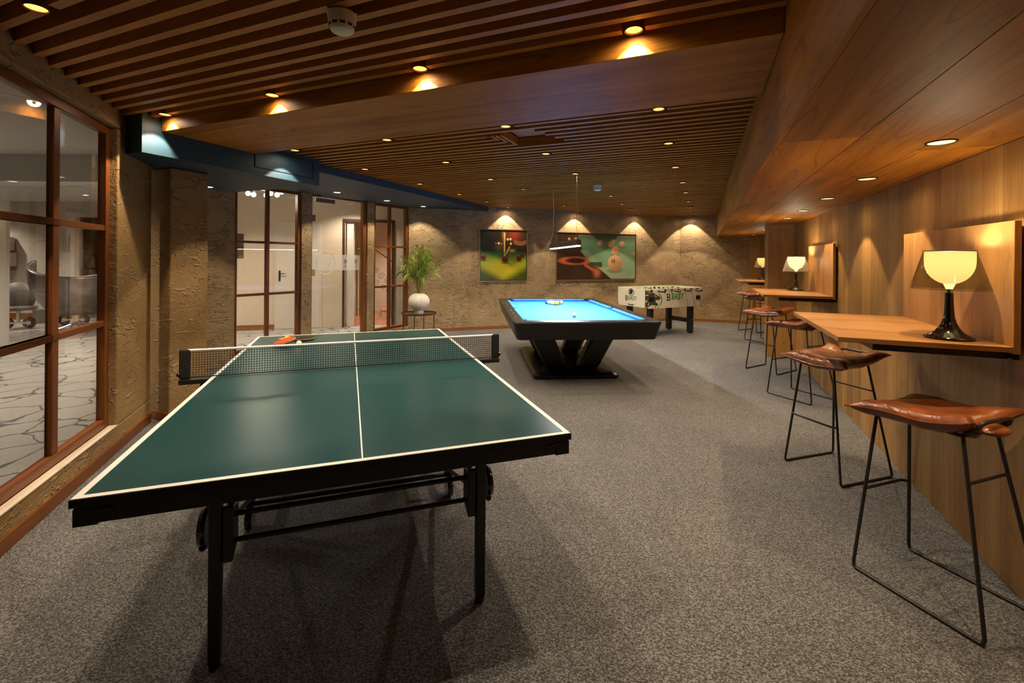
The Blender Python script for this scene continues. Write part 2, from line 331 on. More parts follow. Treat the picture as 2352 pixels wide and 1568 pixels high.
flat('leaf_a', (0.09,0.20,0.012), 0.42, nscale=12, namp=0.35); flat('leaf_b', (0.26,0.33,0.02), 0.45, nscale=12, namp=0.3); flat('stem', (0.26,0.27,0.04), 0.5, nscale=20, namp=0.25)
flat('terracotta', (0.34,0.11,0.05), 0.35, nscale=8, namp=0.2); flat('terra_joint', (0.30,0.24,0.19), 0.8)
flat('silver_shell', (0.26,0.26,0.27), 0.33, 0.85, nscale=7, namp=0.3, bump=0.3, bscale=18)
flat('grey_plastic', (0.13,0.13,0.13), 0.5, nscale=12, namp=0.15)
flat('sign_brown', (0.05,0.025,0.012), 0.4, nscale=12, namp=0.1)
flat('skin', (0.5,0.3,0.2), 0.6, nscale=12, namp=0.05); flat('shirt_white', (0.75,0.73,0.7), 0.8, nscale=12, namp=0.05); flat('hair_dark', (0.02,0.014,0.01), 0.6, nscale=30, namp=0.2)
flat('smoke_white', (0.72,0.64,0.50), 0.45, nscale=30, namp=0.02)
flat('vent_black', (0.01,0.01,0.012), 0.5)
flat('frame_gold', (0.42,0.30,0.16), 0.35, 0.7, nscale=30, namp=0.08)
glass('glass'); glass('glass_shade', (0.80,0.81,0.74), 1.5, 0.02); glass('glass_shade_clear', (0.86,0.82,0.74), 1.5, 0.05, 0.22); glass('frosted', (1,1,1), 1.5, 0.1, 0.32); glass('etched', (1,1,1), 1.5, 0.2, 0.75)
brickwall('brick', (0.42,0.30,0.14), (0.34,0.23,0.11), (0.5,0.42,0.28))

# ------------------------------------------------------------------ lamps
def spot(parent, loc, watts, size=80, blend=0.35, col=WARM, radius=0.025):
    l = bpy.data.lights.new('spot_light', 'SPOT'); l.energy = watts; l.spot_size = math.radians(size); l.spot_blend = blend; l.color = col; l.shadow_soft_size = radius
    o = bpy.data.objects.new('spot_light', l); C.objects.link(o); o.location = loc; o.parent = parent; return o
def point(parent, loc, watts, col, radius):
    l = bpy.data.lights.new('bulb_light', 'POINT'); l.energy = watts; l.color = col; l.shadow_soft_size = radius
    o = bpy.data.objects.new('bulb_light', l); C.objects.link(o); o.location = loc; o.parent = parent; return o
def shared(fn):
    cache = {}
    def get(*a):
        if a not in cache: cache[a] = fn(*a)
        return cache[a]
    return get
can_mesh = shared(lambda: MB().lathe([(0.037,0.0),(0.042,-0.002),(0.042,0.080),(0.037,0.080),(0.037,0.0)], 24, cap=False).mesh('housing'))
lens_mesh = shared(lambda r: MB().lathe([(r,0.0),(r,0.004)], 24).mesh('lens'))
ring_mesh = shared(lambda r: MB().lathe([(r,0.0),(r+0.007,-0.003),(r+0.010,0.0),(r+0.010,0.006),(r,0.006),(r,0.0)], 28, cap=False).mesh('ring'))
def me_copy(me, mat):
    if not me.materials: me.materials.append(M[mat])
    return me
def inst(name, me, mat, parent, loc=(0,0,0), rotz=0.0, smooth=False):
    me_copy(me, mat)
    if smooth and not me.polygons[0].use_smooth:
        for p in me.polygons: p.use_smooth = True
    o = bpy.data.objects.new(name, me); C.objects.link(o); o.parent = parent; o.location = loc; o.rotation_euler = (0,0,rotz); return o

# ================================================================== SETTING
def poly_world(pts): return pts
GEND = (KX - GD[0]*4.5, KY - GD[1]*4.5)
LCOR = (-3.13, 3.94)
room = [PQ(left_wall_p(Q_BACK), Q_BACK), PQ(P_WALL, Q_BACK), PQ(P_WALL, Q_END), FC, (KX, KY), GEND, LCOR]
fl = MB().prism(room, -0.05, 0.0).build('floor', 'carpet'); struct(fl, 'speckled grey-brown carpet covering the games room floor', 'floor')
hf = MB().box(-17, 1.5, 0, 17, -0.04, -0.002).build('floor', 'line_floor'); 
struct(hf, 'pale grey floor with thin dark branching lines in the hall beyond the glass', 'floor')

# ---- ceiling with slats
cl = MB().prism(room, CEIL_Z, CEIL_Z+0.08).build('ceiling', 'ceiling_back'); struct(cl, 'dark ceiling board behind the wooden slats', 'ceiling')
PS = [-0.285, -1.43, -2.567, -3.66]
spots = [(-2.587, 1.0), (-1.43, 1.0)]
spots += [(p, 2.14) for p in (-0.297, -1.452, -2.587, -3.69)]
for q in (3.285, 4.283, 5.41): spots += [(p, q) for p in PS]
spots += [(-0.25, 6.52), (-3.645, 6.515), (-0.242, 7.50), (-1.386, 7.507), (-3.64, 7.519), (-0.235, 8.645), (-1.385, 8.641), (-2.495, 8.615), (-3.63, 8.50),
          (-0.225, 9.66), (-1.37, 9.68), (-2.46, 9.56), (-0.215, 10.80), (-1.32, 10.60), (-0.26, 11.42)]
# the four slats that stop short at the recess behind the beam
RECESS = (-1.62, -1.05)
def slat(q, p0, p1, w=0.040, holes=()):
    cuts = sorted([(p-0.052, p+0.052) for p, qs in spots if abs(qs-q) < w/2+0.046] + list(holes))
    segs = []; a = p0
    for c0, c1 in cuts:
        if c1 < a or c0 > p1: continue
        if c0 > a + 0.005: segs.append((a, min(c0, p1)))
        a = max(a, c1)
    if a < p1: segs.append((a, p1))
    mb = MB()
    for a, b in segs: mb.box(a, b, q-w/2, q+w/2, SL_Z, CEIL_Z)
    if mb.v: mb.build('slat', 'slat_wood', cl, rotz=-TH)
q = 2.135 - 0.110*29
while q < 2.16:
    if q > Q_BACK + 0.03:
        pl = left_wall_p(q+0.02) + 0.03
        if q > 2.03: pl = -3.815
        slat(q, pl, P_FASC - 0.003)
    q += 0.110
q = 3.335 - 0.1105*2; k = 0
while q < Q_END - 0.03:
    pl = -3.815 if q < 3.76 else max(-3.985, pic_wall_p(q-0.02) + 0.03)
    if q > 8.3: pl = pic_wall_p(q-0.02) + 0.03
    i = round((q-3.335)/0.1105)
    holes = [(RECESS[0]-0.06+0.0*i, RECESS[1]+0.10-0.03*(i-2))] if 2 <= i <= 5 else []
    holes = [(-1.72 + 0.045*(i-2), -1.28 + 0.05*(i-2))] if 2 <= i <= 5 else []
    slat(q, pl, P_FASC - 0.003, 0.036, holes)
    q += 0.1105
# recess lining
rb = MB().box(-1.56, -1.16, 3.53, 3.89, CEIL_Z-0.016, CEIL_Z-0.002); rb.build('recess_board', 'oak_x', cl, rotz=-TH)
for k in range(4):
    MB().box(-1.73+0.045*k, -1.71+0.045*k, 3.54, 3.575+0.11*k, SL_Z, CEIL_Z-0.017).build('slat', 'slat_wood', cl, rotz=-TH)

# ---- beam
bz = 2.378
bm_ = MB().box(-3.815, P_FASC-0.002, 2.19, 2.98, bz, CEIL_Z-0.001).build('trim_1', 'oak_x', rotz=-TH, bevel=0.003)
struct(bm_, 'wide oak-clad ceiling beam crossing the room', 'beam')
# ---- soffit over the bar
so = MB().box(P_FASC+0.02, P_WALL, Q_BACK, Q_END, SOF_Z+0.02, CEIL_Z-0.001).build('trim_2', 'ceiling_back', rotz=-TH); struct(so, 'lowered oak-panelled soffit along the bar wall', 'soffit')
edges = [Q_BACK, 0.05, 2.15, 4.75, 7.3, 9.6, Q_END]
for i in range(len(edges)-1):
    MB().box(P_FASC, P_FASC+0.018, edges[i]+0.001, edges[i+1]-0.001, SOF_Z, CEIL_Z-0.002).build('panel', 'oak_y', so)
for r, (a, b, sh) in enumerate(((P_FASC+0.019, 0.63, 0.0), (0.632, 0.95, 1.1), (0.952, P_WALL-0.001, 0.4))):
    e = Q_BACK; first = True
    while e < Q_END - 0.01:
        n = min(Q_END, (e + 1.2 + sh) if first else e + 2.4); first = False
        MB().box(a+0.0008, b-0.0008, e+0.001, n-0.001, SOF_Z+0.001, SOF_Z+0.019).build('panel', 'oak_y', so); e = n
# ---- right wall of vertical planks
rw = MB().box(P_WALL+0.012, P_WALL+0.15, Q_BACK, Q_END+0.15, 0, CEIL_Z).build('wall_right', 'ceiling_back', rotz=-TH); struct(rw, 'oak plank wall behind the bar tables', 'wall')
e = Q_BACK; pr = random.Random(3)
while e < Q_END - 0.02:
    n = min(Q_END, e + pr.choice((0.17, 0.21, 0.24, 0.19)))
    if n > Q_END - 0.1: n = Q_END
    MB().box(P_WALL, P_WALL+0.012, e+0.0007, n-0.0007, 0.001, SOF_Z-0.001).build('plank', 'oak_wall', rw); e = n
# ---- oak column
co = thing('oak_column', 'square oak-clad column standing against the bar wall', 'column', (*PQ(1.081, 7.93), 0), -TH); co['kind'] = 'structure'
MB().box(-0.181, 0.18, -0.18, -0.166, 0.001, SOF_Z).build('panel', 'oak_wall', co); MB().box(-0.181, 0.18, 0.166, 0.18, 0.001, SOF_Z).build('panel', 'oak_wall', co)
MB().box(-0.181, -0.167, -0.165, 0.165, 0.001, SOF_Z).build('panel', 'oak_wall', co); MB().box(-0.166, 0.18, -0.165, 0.165, 0.001, SOF_Z).build('core', 'ceiling_back', co)
# ---- end wall and picture wall, back wall
ew = MB().box(-0.6, 0.97, Q_END, Q_END+0.15, 0, CEIL_Z).build('wall_end', 'plaster', rotz=-TH); struct(ew, 'tan trowelled plaster end wall beside the bar niche', 'wall')
en = MB().box(0.972, P_WALL, Q_END-0.012, Q_END+0.15, 0, SOF_Z).build('wall_niche', 'oak_wall', rotz=-TH); struct(en, 'dark oak panel closing the far end of the bar', 'wall')
bd = Vector((FC[0]-KX, FC[1]-KY)); BL = bd.length; pa = math.atan2(bd.y, bd.x)
pw = MB().box(-0.02, BL+0.02, 0, 0.15, 0, CEIL_Z).build('wall_back', 'plaster', loc=(KX, KY, 0), rotz=pa); struct(pw, 'tan trowelled plaster wall carrying the two billiard pictures', 'wall')
wb = MB().box(left_wall_p(Q_BACK)-0.2, P_WALL+0.15, Q_BACK-0.15, Q_BACK, 0, CEIL_Z).build('wall_front', 'plaster', rotz=-TH); struct(wb, 'tan plaster wall closing the near end of the room', 'wall')
b1 = MB().box(0.02, BL-0.02, -0.014, 0, 0, 0.07).build('baseboard_back', 'light_frame', loc=(KX, KY, 0), rotz=pa, bevel=0.003); struct(b1, 'orange-brown wooden baseboard under the pictures', 'baseboard')
b2 = MB().box(-0.49, 0.965, Q_END-0.014, Q_END, 0, 0.07).build('baseboard_end', 'light_frame', rotz=-TH, bevel=0.003); struct(b2, 'orange-brown wooden baseboard on the end wall', 'baseboard')

# ---- left wall with the big window. Local frame: x along the wall, y outward, z up
la = math.atan2(LD[1], LD[0])
S0, S1 = -2.5, 1.245; SB = -3.65; SE = math.hypot(LCOR[0]-LA[0], LCOR[1]-LA[1])
LT = 0.104; lw = MB(); lw.box(SB, SE, 0, LT, 0, 0.19); lw.box(SB, SE, 0, LT, 2.358, CEIL_Z); lw.box(S1, SE, 0, LT, 0.19, 2.358); lw.box(SB, S0, 0, LT, 0.19, 2.358)
lwo = lw.build('wall_left', 'plaster_left', loc=(*LA, 0), rotz=la, bevel=0.012, bseg=3); struct(lwo, 'ochre trowelled plaster wall around the large left window', 'wall')
b3 = MB().box(SB, SE-0.012, -0.014, 0, 0, 0.078).build('baseboard_left', 'mahogany_x', loc=(*LA, 0), rotz=la, bevel=0.003); struct(b3, 'reddish-brown baseboard along the left wall', 'baseboard')
def window(name, label, loc, rotz, x0, x1, z0, z1, y0, depth, mull, trans, fw, mw, tw, cat='window'):
    w = thing(name, label, cat, loc, rotz); w['kind'] = 'structure'
    for a, b in ((x0, x0+fw), (x1-fw, x1)): MB().box(a, b, y0, y0+depth, z0, z1).build('frame_stile', 'mahogany_z', w, bevel=0.004)
    for a, b in ((z0, z0+fw), (z1-fw, z1)): MB().box(x0+fw, x1-fw, y0, y0+depth, a, b).build('frame_rail', 'mahogany_x', w, bevel=0.004)
    for m in mull: MB().box(m-mw/2, m+mw/2, y0+0.01, y0+depth-0.005, z0+fw, z1-fw).build('mullion', 'mahogany_z', w, bevel=0.004)
    xs = [x0+fw] + [v for m in mull for v in (m-mw/2, m+mw/2)] + [x1-fw]; zs = [z0+fw] + [v for t in trans for v in (t-tw/2, t+tw/2)] + [z1-fw]
    for i in range(0, len(xs), 2):
        for t in trans: MB().box(xs[i], xs[i+1], y0+0.005, y0+depth-0.005, t-tw/2, t+tw/2).build('glazing_bar', 'mahogany_x', w, bevel=0.003)
        for j in range(0, len(zs), 2):
            MB().box(xs[i]-0.004, xs[i+1]+0.004, y0+depth*0.55, y0+depth*0.55+0.005, zs[j]-0.004, zs[j+1]+0.004).build('pane', 'glass', w)
    return w
window('window_1', 'large mahogany-framed window beside the table tennis table', (*LA, 0), la, S0, S1, 0.198, 2.358, 0.048, 0.050,
       [0.585-0.57*i for i in range(5)], (0.945, 1.625), 0.060, 0.068, 0.040)
sl = MB().box(S0, S1, -0.006, 0.047, 0.186, 0.197).build('trim_3', 'cream_wall', loc=(*LA, 0), rotz=la, bevel=0.003); struct(sl, 'pale sill under the large left window', 'sill')
# ---- plaster pier at the end of the left wall
cpos = [toPQ(*LCOR)]
pier = MB().box(-5.0, -4.23, 2.5, 2.83, 0, 2.193).build('wall_pier', 'plaster_left', rotz=-TH, bevel=0.012, bseg=3); struct(pier, 'ochre plaster pier under the blue ceiling box', 'wall')
b4 = MB().box(-4.45, -4.216, 2.486, 2.499, 0, 0.078).build('baseboard_pier', 'mahogany_x', rotz=-TH, bevel=0.003); struct(b4, 'reddish-brown baseboard on the plaster pier', 'baseboard')
# ---- blue ceiling boxes
bb = MB().prism([(-3.82, 2.06), (-3.82, 3.75), (-5.17, 3.75), (-5.17, 3.0), (left_wall_p(2.45)-0.02, 2.45), (left_wall_p(2.06)-0.0, 2.06)], 2.195, CEIL_Z-0.002).build('trim_4', 'blue_paint', rotz=-TH); struct(bb, 'dark blue boxed ceiling bulkhead above the plaster pier', 'bulkhead')
ht = MB()
for a in ((2.98, 3.665, 2.262, 2.268), (2.98, 3.665, 2.436, 2.442)): ht.box(-3.8205, -3.815, a[0], a[1], a[2], a[3])
for a in (2.98, 3.659): ht.box(-3.8205, -3.815, a, a+0.006, 2.268, 2.436)
ht.build('hatch_joint', 'dark_line', bb)
gp = lambda t: (KX + GD[0]*t, KY + GD[1]*t)
farblue = [PQ(-4.0, 3.752), PQ(-4.0, 8.37), (KX+0.01, KY), gp(-0.02), gp(-3.9), PQ(-5.17, 3.752)]
fb = MB().prism(farblue, 2.39, CEIL_Z-0.002).build('trim_5', 'blue_paint'); struct(fb, 'dark blue dropped ceiling strip along the glazed wall', 'bulkhead')

# ---- glazed wall: plaster, two windows and a glass door. Local x runs from the corner K backwards (t = -x), y outward
ga = math.atan2(GD[1], GD[0])
gw = MB()
gw.box(-4.5, -3.2, 0, 0.16, 0, 2.55); gw.box(-2.25, -2.08, 0, 0.16, 0, 2.55); gw.box(-1.02, -0.87, 0, 0.16, 0, 2.55); gw.box(-0.035, 0.16, 0.0, 0.16, 0, 2.55)
for a, b in ((-3.2,-2.25), (-0.87,-0.035)): gw.box(a, b, 0, 0.16, 0, 0.13); gw.box(a, b, 0, 0.16, 2.40, 2.55)
gw.box(-2.08, -1.02, 0, 0.16, 2.43, 2.55)
gwo = gw.build('wall_glazed', 'plaster', loc=(KX, KY, 0), rotz=ga, bevel=0.008, bseg=2); struct(gwo, 'tan plaster piers between the glazed openings', 'wall')
window('window_2', 'mahogany six-pane window left of the glass door', (KX, KY, 0), ga, -3.2, -2.25, 0.13, 2.40, 0.03, 0.07, [-2.735], (0.91, 1.63), 0.045, 0.045, 0.035)
window('window_3', 'mahogany six-pane window behind the potted palm', (KX, KY, 0), ga, -0.87, -0.035, 0.13, 2.40, 0.03, 0.07, [-0.47], (0.91, 1.63), 0.05, 0.05, 0.035)
d1 = thing('door_1', 'frameless glass door with frosted band and long bar handle', 'door', (KX, KY, 0), ga); d1['kind'] = 'structure'
MB().box(-2.08, -2.055, 0.03, 0.1, 0, 2.43).build('door_jamb', 'mahogany_z', d1, bevel=0.003); MB().box(-1.09, -1.02, 0.03, 0.1, 0, 2.43).build('door_jamb', 'mahogany_z', d1, bevel=0.003)
MB().box(-2.055, -1.09, 0.03, 0.1, 2.365, 2.43).build('door_head', 'mahogany_x', d1, bevel=0.003)
leaf = MB().box(-2.05, -1.10, 0.055, 0.063, 0.012, 2.36).build('glass_leaf', 'glass', d1)
MB().box(-2.046, -1.125, 0.0525, 0.0545, 1.22, 1.47).build('frosted_band', 'frosted', d1)
MB().tube([(-1.80+0.165*math.cos(a), 0.0515, 1.345+0.185*math.sin(a)) for a in [2*math.pi*i/40 for i in range(40)]], 0.006, 6, True).build('logo_ring', 'etched', d1)
def wall_text(body, size, mat, parent, loc, mirror=False, bold=0.0, shear=0.0, rotz=0.0, spacing=1.0, name='lettering'):
    return mk(name, text_mesh(body, size, mirror, 0.0008, bold, shear, spacing), mat, parent, loc, rot=(math.pi/2, 0, rotz))
wall_text('ja', 0.24, 'etched', d1, (-1.80, 0.0515, 1.36), True, shear=-0.3)
for ch, x, sm in (('e', -1.43, 'E'), ('s', -1.225, 'I')):
    wall_text(ch, 0.14, 'logo_dark', d1, (x, 0.0515, 1.375), True); wall_text(sm, 0.075, 'logo_dark', d1, (x, 0.0515, 1.28), True)
for y in (0.02, 0.105): MB().tube([(-1.155, y, 0.43), (-1.155, y, 1.70)], 0.013, 10).build('bar_handle', 'brass', d1, smooth=True)
MB().tube([(-1.155, 0.02, 0.55), (-1.155, 0.105, 0.55)], 0.008, 8).tube([(-1.155, 0.02, 1.58), (-1.155, 0.105, 1.58)], 0.008, 8).build('handle_bolt', 'brass', d1)
MB().box(-2.055, -1.99, 0.045, 0.072, 1.98, 2.08).build('hinge', 'grey_metal', d1, bevel=0.003); MB().box(-2.055, -1.99, 0.045, 0.072, 1.14, 1.24).build('hinge', 'brass', d1, bevel=0.003)
MB().box(-2.0, -1.66, 0.02, 0.054, 2.28, 2.345).build('door_closer', 'grey_metal', d1, bevel=0.004); MB().box(-1.93, -1.48, 0.0, 0.02, 2.375, 2.39).build('closer_arm', 'chrome', d1)

# ================================================================== HALL BEYOND THE GLASS
hall_pts = [(-17, 0), LA, (-1.0, -0.5), (-17, -0.5)]
hc = MB()
hallpoly = [(-17,-0.6), (LA[0]-LD[0]*3.7-0.16, LA[1]-LD[1]*3.7-0.06), (LCOR[0]-0.16, LCOR[1]-0.06), (GEND[0]-0.14, GEND[1]+0.09), (KX-0.136, KY+0.085), (KX-0.15, KY+0.3), (-0.5, 10.2), (-0.5, 13), (-17, 17)]
hc.prism(hallpoly, 2.62, 2.68); hco = hc.build('ceiling', 'grey_white'); struct(hco, 'pale grey flat ceiling of the hall beyond the glass', 'ceiling')
def wall_seg(name, a, b, z0, z1, mat, label, th=0.12):
    d = Vector((b[0]-a[0], b[1]-a[1])); o = MB().box(0, d.length, 0, th, z0, z1).build(name, mat, loc=(a[0], a[1], 0), rotz=math.atan2(d.y, d.x)); return struct(o, label, 'wall')
cw = (-5.9, 8.64); def_y = lambda x: 8.85 + 0.3*(x+5.2)
wall_seg('wall_corridor', cw, (-3.42, def_y(-3.42)), 0, 2.62, 'cream_wall', 'cream corridor wall seen through the glazed windows')
wall_seg('wall_corridor', (-2.49, def_y(-2.49)), (-0.6, def_y(-0.6)), 0, 2.62, 'cream_wall', 'cream corridor wall right of the stair doorway')
wall_seg('wall_corridor', (-3.42, def_y(-3.42)), (-2.49, def_y(-2.49)), 2.16, 2.62, 'cream_wall', 'cream wall panel above the stair doorway')
wa = math.atan2(0.3, 1.0)
bbx = MB().box(0.0, 1.30, -0.012, 0, 0, 0.10).build('baseboard_corridor', 'light_frame', loc=(*cw, 0), rotz=wa); struct(bbx, 'brown baseboard on the corridor wall', 'baseboard')
d2 = thing('door_2', 'plain white corridor door with black lever handle', 'door', (-4.64, def_y(-4.64), 0), wa); d2['kind'] = 'structure'
MB().box(0, 0.80, -0.02, -0.002, 0.012, 2.08).build('door_leaf', 'white_paint', d2, bevel=0.003); MB().box(-0.03, 0.83, -0.014, -0.001, 0.0, 2.11).build('door_frame', 'white_paint', d2)
hp = MB().box(0.04, 0.075, -0.03, -0.02, 0.95, 1.16).build('handle_plate', 'black_metal', d2, bevel=0.004); MB().tube([(0.057,-0.03,1.1),(0.057,-0.065,1.1),(0.16,-0.065,1.1)], 0.009, 8).build('lever', 'black_metal', hp)
sg = thing('sign_plate', 'dark brown sign plate screwed to the corridor wall', 'sign', (-5.32, def_y(-5.32), 1.4), wa)
MB().box(-0.03, 0.13, -0.012, -0.002, 0.0, 0.47).build('plate', 'sign_brown', sg, bevel=0.002)
for z in (0.03, 0.44): MB().sphere(0.008, 8, 6, (0.11, -0.013, z)).build('screw', 'chrome', sg)
# stair room behind the doorway
jx = -3.40
jb = MB().box(0.0, 0.13, 0.0, 0.5, 0, 2.16).build('trim_6', 'white_paint', loc=(jx, def_y(jx)+0.02, 0), rotz=wa); struct(jb, 'white door jamb panel at the stair doorway', 'jamb')
df = MB(); df.box(-0.02, 0.02, -0.03, 0.06, 0, 2.2); df.box(0.95, 1.0, -0.03, 0.06, 0, 2.2); df.box(-0.02, 1.0, -0.03, 0.06, 2.16, 2.22)
dfo = df.build('trim_7', 'sign_brown', loc=(-3.45, def_y(-3.45), 0), rotz=wa); struct(dfo, 'dark brown frame around the stair doorway', 'door frame')
wall_seg('wall_stair', (-5.2, 12.3), (-0.6, 12.9), 0, 2.62, 'pink_wall', 'pinkish brown wall of the stair room')
wall_seg('wall_stair', (-1.75, 10.1), (-1.35, 12.8), 0, 2.62, 'cream_wall', 'cream side wall of the stair room')
tf = MB().box(0, 3.6, 0.0, 2.9, -0.04, 0.0).build('floor', 'terra_joint', loc=(-4.5, def_y(-4.5)+0.14, -0.004), rotz=wa); struct(tf, 'pale jointing under the terracotta tiles of the stair room', 'floor')
tile = MB().box(0.004, 0.296, 0.004, 0.296, 0, 0.008).mesh('tile')
for i in range(12):
    for j in range(9): inst('tile', tile, 'terracotta', tf, (i*0.3, 0.02+j*0.3, 0.0))
st = thing('stair_step', 'terracotta step with pale riser in the stair room', 'step', (-3.1, 10.9, 0.004), wa)
MB().box(0, 1.2, 0, 1.0, 0.0, 0.15).build('riser', 'white_paint', st); MB().box(0, 1.2, -0.02, 1.0, 0.151, 0.175).build('tread', 'terracotta', st, bevel=0.003)
rl = thing('stair_railing', 'scrolled wrought-iron railing beside the stair', 'railing', (-3.22, 10.55, 0.0), wa + 0.15)
MB().tube([(-0.1,0,1.75),(0.5,0,1.3)], 0.02, 8).build('handrail', 'mahogany_x', rl)
sc = MB()
for cx_, cz_, r_ in ((0.05,1.12,0.10),(0.2,1.0,0.09),(0.34,0.9,0.08),(0.08,0.85,0.08),(0.24,0.74,0.07),(0.36,0.66,0.06)):
    sc.tube([(cx_+r_*(1-i/26)*math.cos(i*0.55), 0, cz_+r_*(1-i/26)*math.sin(i*0.55)) for i in range(24)], 0.008, 6)
sc.tube([(0.0,0,0.0),(0.0,0,1.55)], 0.01, 6).tube([(0.42,0,0.0),(0.42,0,1.2)], 0.01, 6)
sc.build('scrollwork', 'grey_metal', rl)
# globe ceiling lamp in the corridor
gl = thing('globe_lamp', 'cluster ceiling lamp with six glowing globes in the corridor', 'lamp', (-3.78, 6.95, 2.3))
MB().lathe([(0.06,0.26),(0.07,0.319),(0.0701,0.32)], 16).build('canopy', 'brass', gl, smooth=True)
for i, (dx, dy, dz) in enumerate(((-0.24,0.0,0.09),(-0.1,-0.1,0.06),(0.04,0.12,0.11),(0.09,-0.1,0.05),(0.2,0.0,0.07),(0.25,0.03,0.12))):
    a = MB().tube([(0,0,0.29),(dx*0.6,dy*0.6,0.26),(dx,dy,dz+0.03)], 0.006, 6).build('arm', 'brass', gl); MB().sphere(0.034, 14, 8, (dx,dy,dz)).build('globe', 'bulb', a, smooth=True)
point(gl, (0,0,-0.02), 9, (1,0.85,0.66), 0.1)

# left hall: walls, pillar, opening with brick wall
wall_seg('wall_hall', (-15, 10.2), (-9.72, 10.15), 0, 2.62, 'hall_wall', 'pale hall wall behind the silver lounge chair')
wall_seg('wall_hall', (-9.02, 10.15), (-5.9, 10.1), 0, 2.62, 'hall_wall', 'pale hall wall right of the bright opening')
wall_seg('wall_hall', (-9.72, 10.15), (-9.02, 10.15), 2.28, 2.62, 'hall_wall', 'pale wall strip above the bright opening')
wall_seg('wall_hall', (-5.9, 10.1), cw, 0, 2.62, 'cream_wall', 'cream hall wall turning into the corridor')
wall_seg('wall_hall', (-15, -0.5), (-15, 10.2), 0, 2.62, 'hall_wall', 'pale far side wall of the hall', 0.12)
bk = MB().box(-18, -8, 14.2, 14.3, 0, 3.2).build('wall_brick', 'brick'); struct(bk, 'yellow-lit brick wall seen through the hall opening', 'wall')
rmc = MB().box(-18, -8, 10.4, 14.2, 2.9, 2.95).build('ceiling', 'grey_white'); struct(rmc, 'pale ceiling of the room behind the hall opening', 'ceiling')
pb = MB().box(-8.7, -7.96, 6.85, 7.25, 0, 2.3).build('wall_pillar', 'grey_white', bevel=0.005); struct(pb, 'white boxed pillar at the left picture edge', 'pillar')
for z in (0.55, 1.02, 1.5): MB().box(-8.71, -7.95, 6.845, 6.85, z, z+0.02).build('joint', 'grey_plastic', pb)
hb = MB().box(-15, -4.3, 5.4, 5.7, 2.3, 2.62).build('trim_8', 'grey_white', rotz=0); struct(hb, 'white bulkhead crossing the hall ceiling', 'bulkhead')
b5 = MB().box(-15, -9.72, 10.12, 10.14, 0, 0.14).build('baseboard_hall', 'mahogany_x'); struct(b5, 'brown baseboard on the hall wall', 'baseboard')
# downlights of the hall and corridor, most of them added to light these rooms
def hall_light(x, y, z, w, label, size=130):
    t = thing('hall_downlight', label, 'downlight', (x, y, z), 0, 'white downlights in the hall ceiling')
    inst('ring', ring_mesh(0.045), 'white_paint', t, (0,0,-0.006)); inst('lens', lens_mesh(0.045), 'lens_white', t, (0,0,-0.005)); spot(t, (0,0,-0.02), w, size, 0.6, (1,0.86,0.68), 0.05); return t
for i, (x, y) in enumerate(((-6.05,6.5),(-8.4,9.0),(-4.4,3.2),(-6.5,3.6),(-9.2,5.0),(-10.5,7.8),(-11.5,9.2))): hall_light(x, y, 2.619, HALL_W*1.35, 'small bright downlight in the hall ceiling, ' + ('above the silver lounge chair','before the bright opening','added nearest the left window','added behind the window mullion','added near the white pillar','added beyond the white pillar','added near the white wall boxes')[i])  # all but the first pair are added to light the hall
for i, (x, y) in enumerate(((-4.6,7.7),(-5.4,6.6),(-3.1,8.9))): hall_light(x, y, 2.619, HALL_W*0.78, 'added white downlight in the corridor ceiling, ' + ('before the white door','beside the globe lamp','before the stair doorway')[i])  # lamps added to brighten the corridor walls
for i, (x, y) in enumerate(((-3.0,10.6),(-2.3,11.6))): hall_light(x, y, 2.619, HALL_W*1.3, 'added white stair room downlight, ' + ('above the doorway','above the far step')[i])  # lamps added to lift the stair room
for i, (x, y) in enumerate(((-12.2,12.8),(-13.5,13.2),(-11.2,13.2))): hall_light(x, y, 2.899, HALL_W*14.0, 'added bright downlight before the brick wall, ' + ('middle','leftmost','rightmost')[i] + ' of three')  # strong lamps added to brighten the brick wall

# silver egg chair
eg = thing('egg_chair', 'large silver shell lounge chair seen from behind in the hall', 'chair', (-8.32, 8.75, 0), math.radians(35)); eg.scale = (1.12, 1.12, 1.12)
def eggpt(u, v, off):
    th = math.radians(-200 + 220*u); top = 0.98 + 0.16*abs(2*u-1)**2 + 0.05*math.cos(6*u)
    z = 0.28 + (top-0.28)*v; w = 0.30 + 0.26*math.sin(min(1, v*1.35)*math.pi/2) + 0.03*v; w *= 1-off
    return (w*math.cos(th)*1.02, w*math.sin(th)*0.95, z)
e1 = MB(); e1.grid(36, 12, lambda u, v: eggpt(u, v, 0.0)); n0 = len(e1.v)
shell = e1.build('shell', 'silver_shell', eg, smooth=60); sd = shell.modifiers.new('solid', 'SOLIDIFY'); sd.thickness = 0.04
MB().sphere(0.36, 20, 10, (0, 0.05, 0.42), (1, 1, 0.35)).build('seat_cushion', 'grey_plastic', eg, smooth=True)
MB().tube([(0,0,0.12),(0,0,0.34)], 0.03, 12).build('post', 'chrome', eg, smooth=True)
bs = MB()
for a in range(4): bs.tube([(0,0,0.13),(0.3*math.cos(a*1.571+0.4),0.3*math.sin(a*1.571+0.4),0.02)], 0.02, 8)
bs.build('star_base', 'chrome', eg)
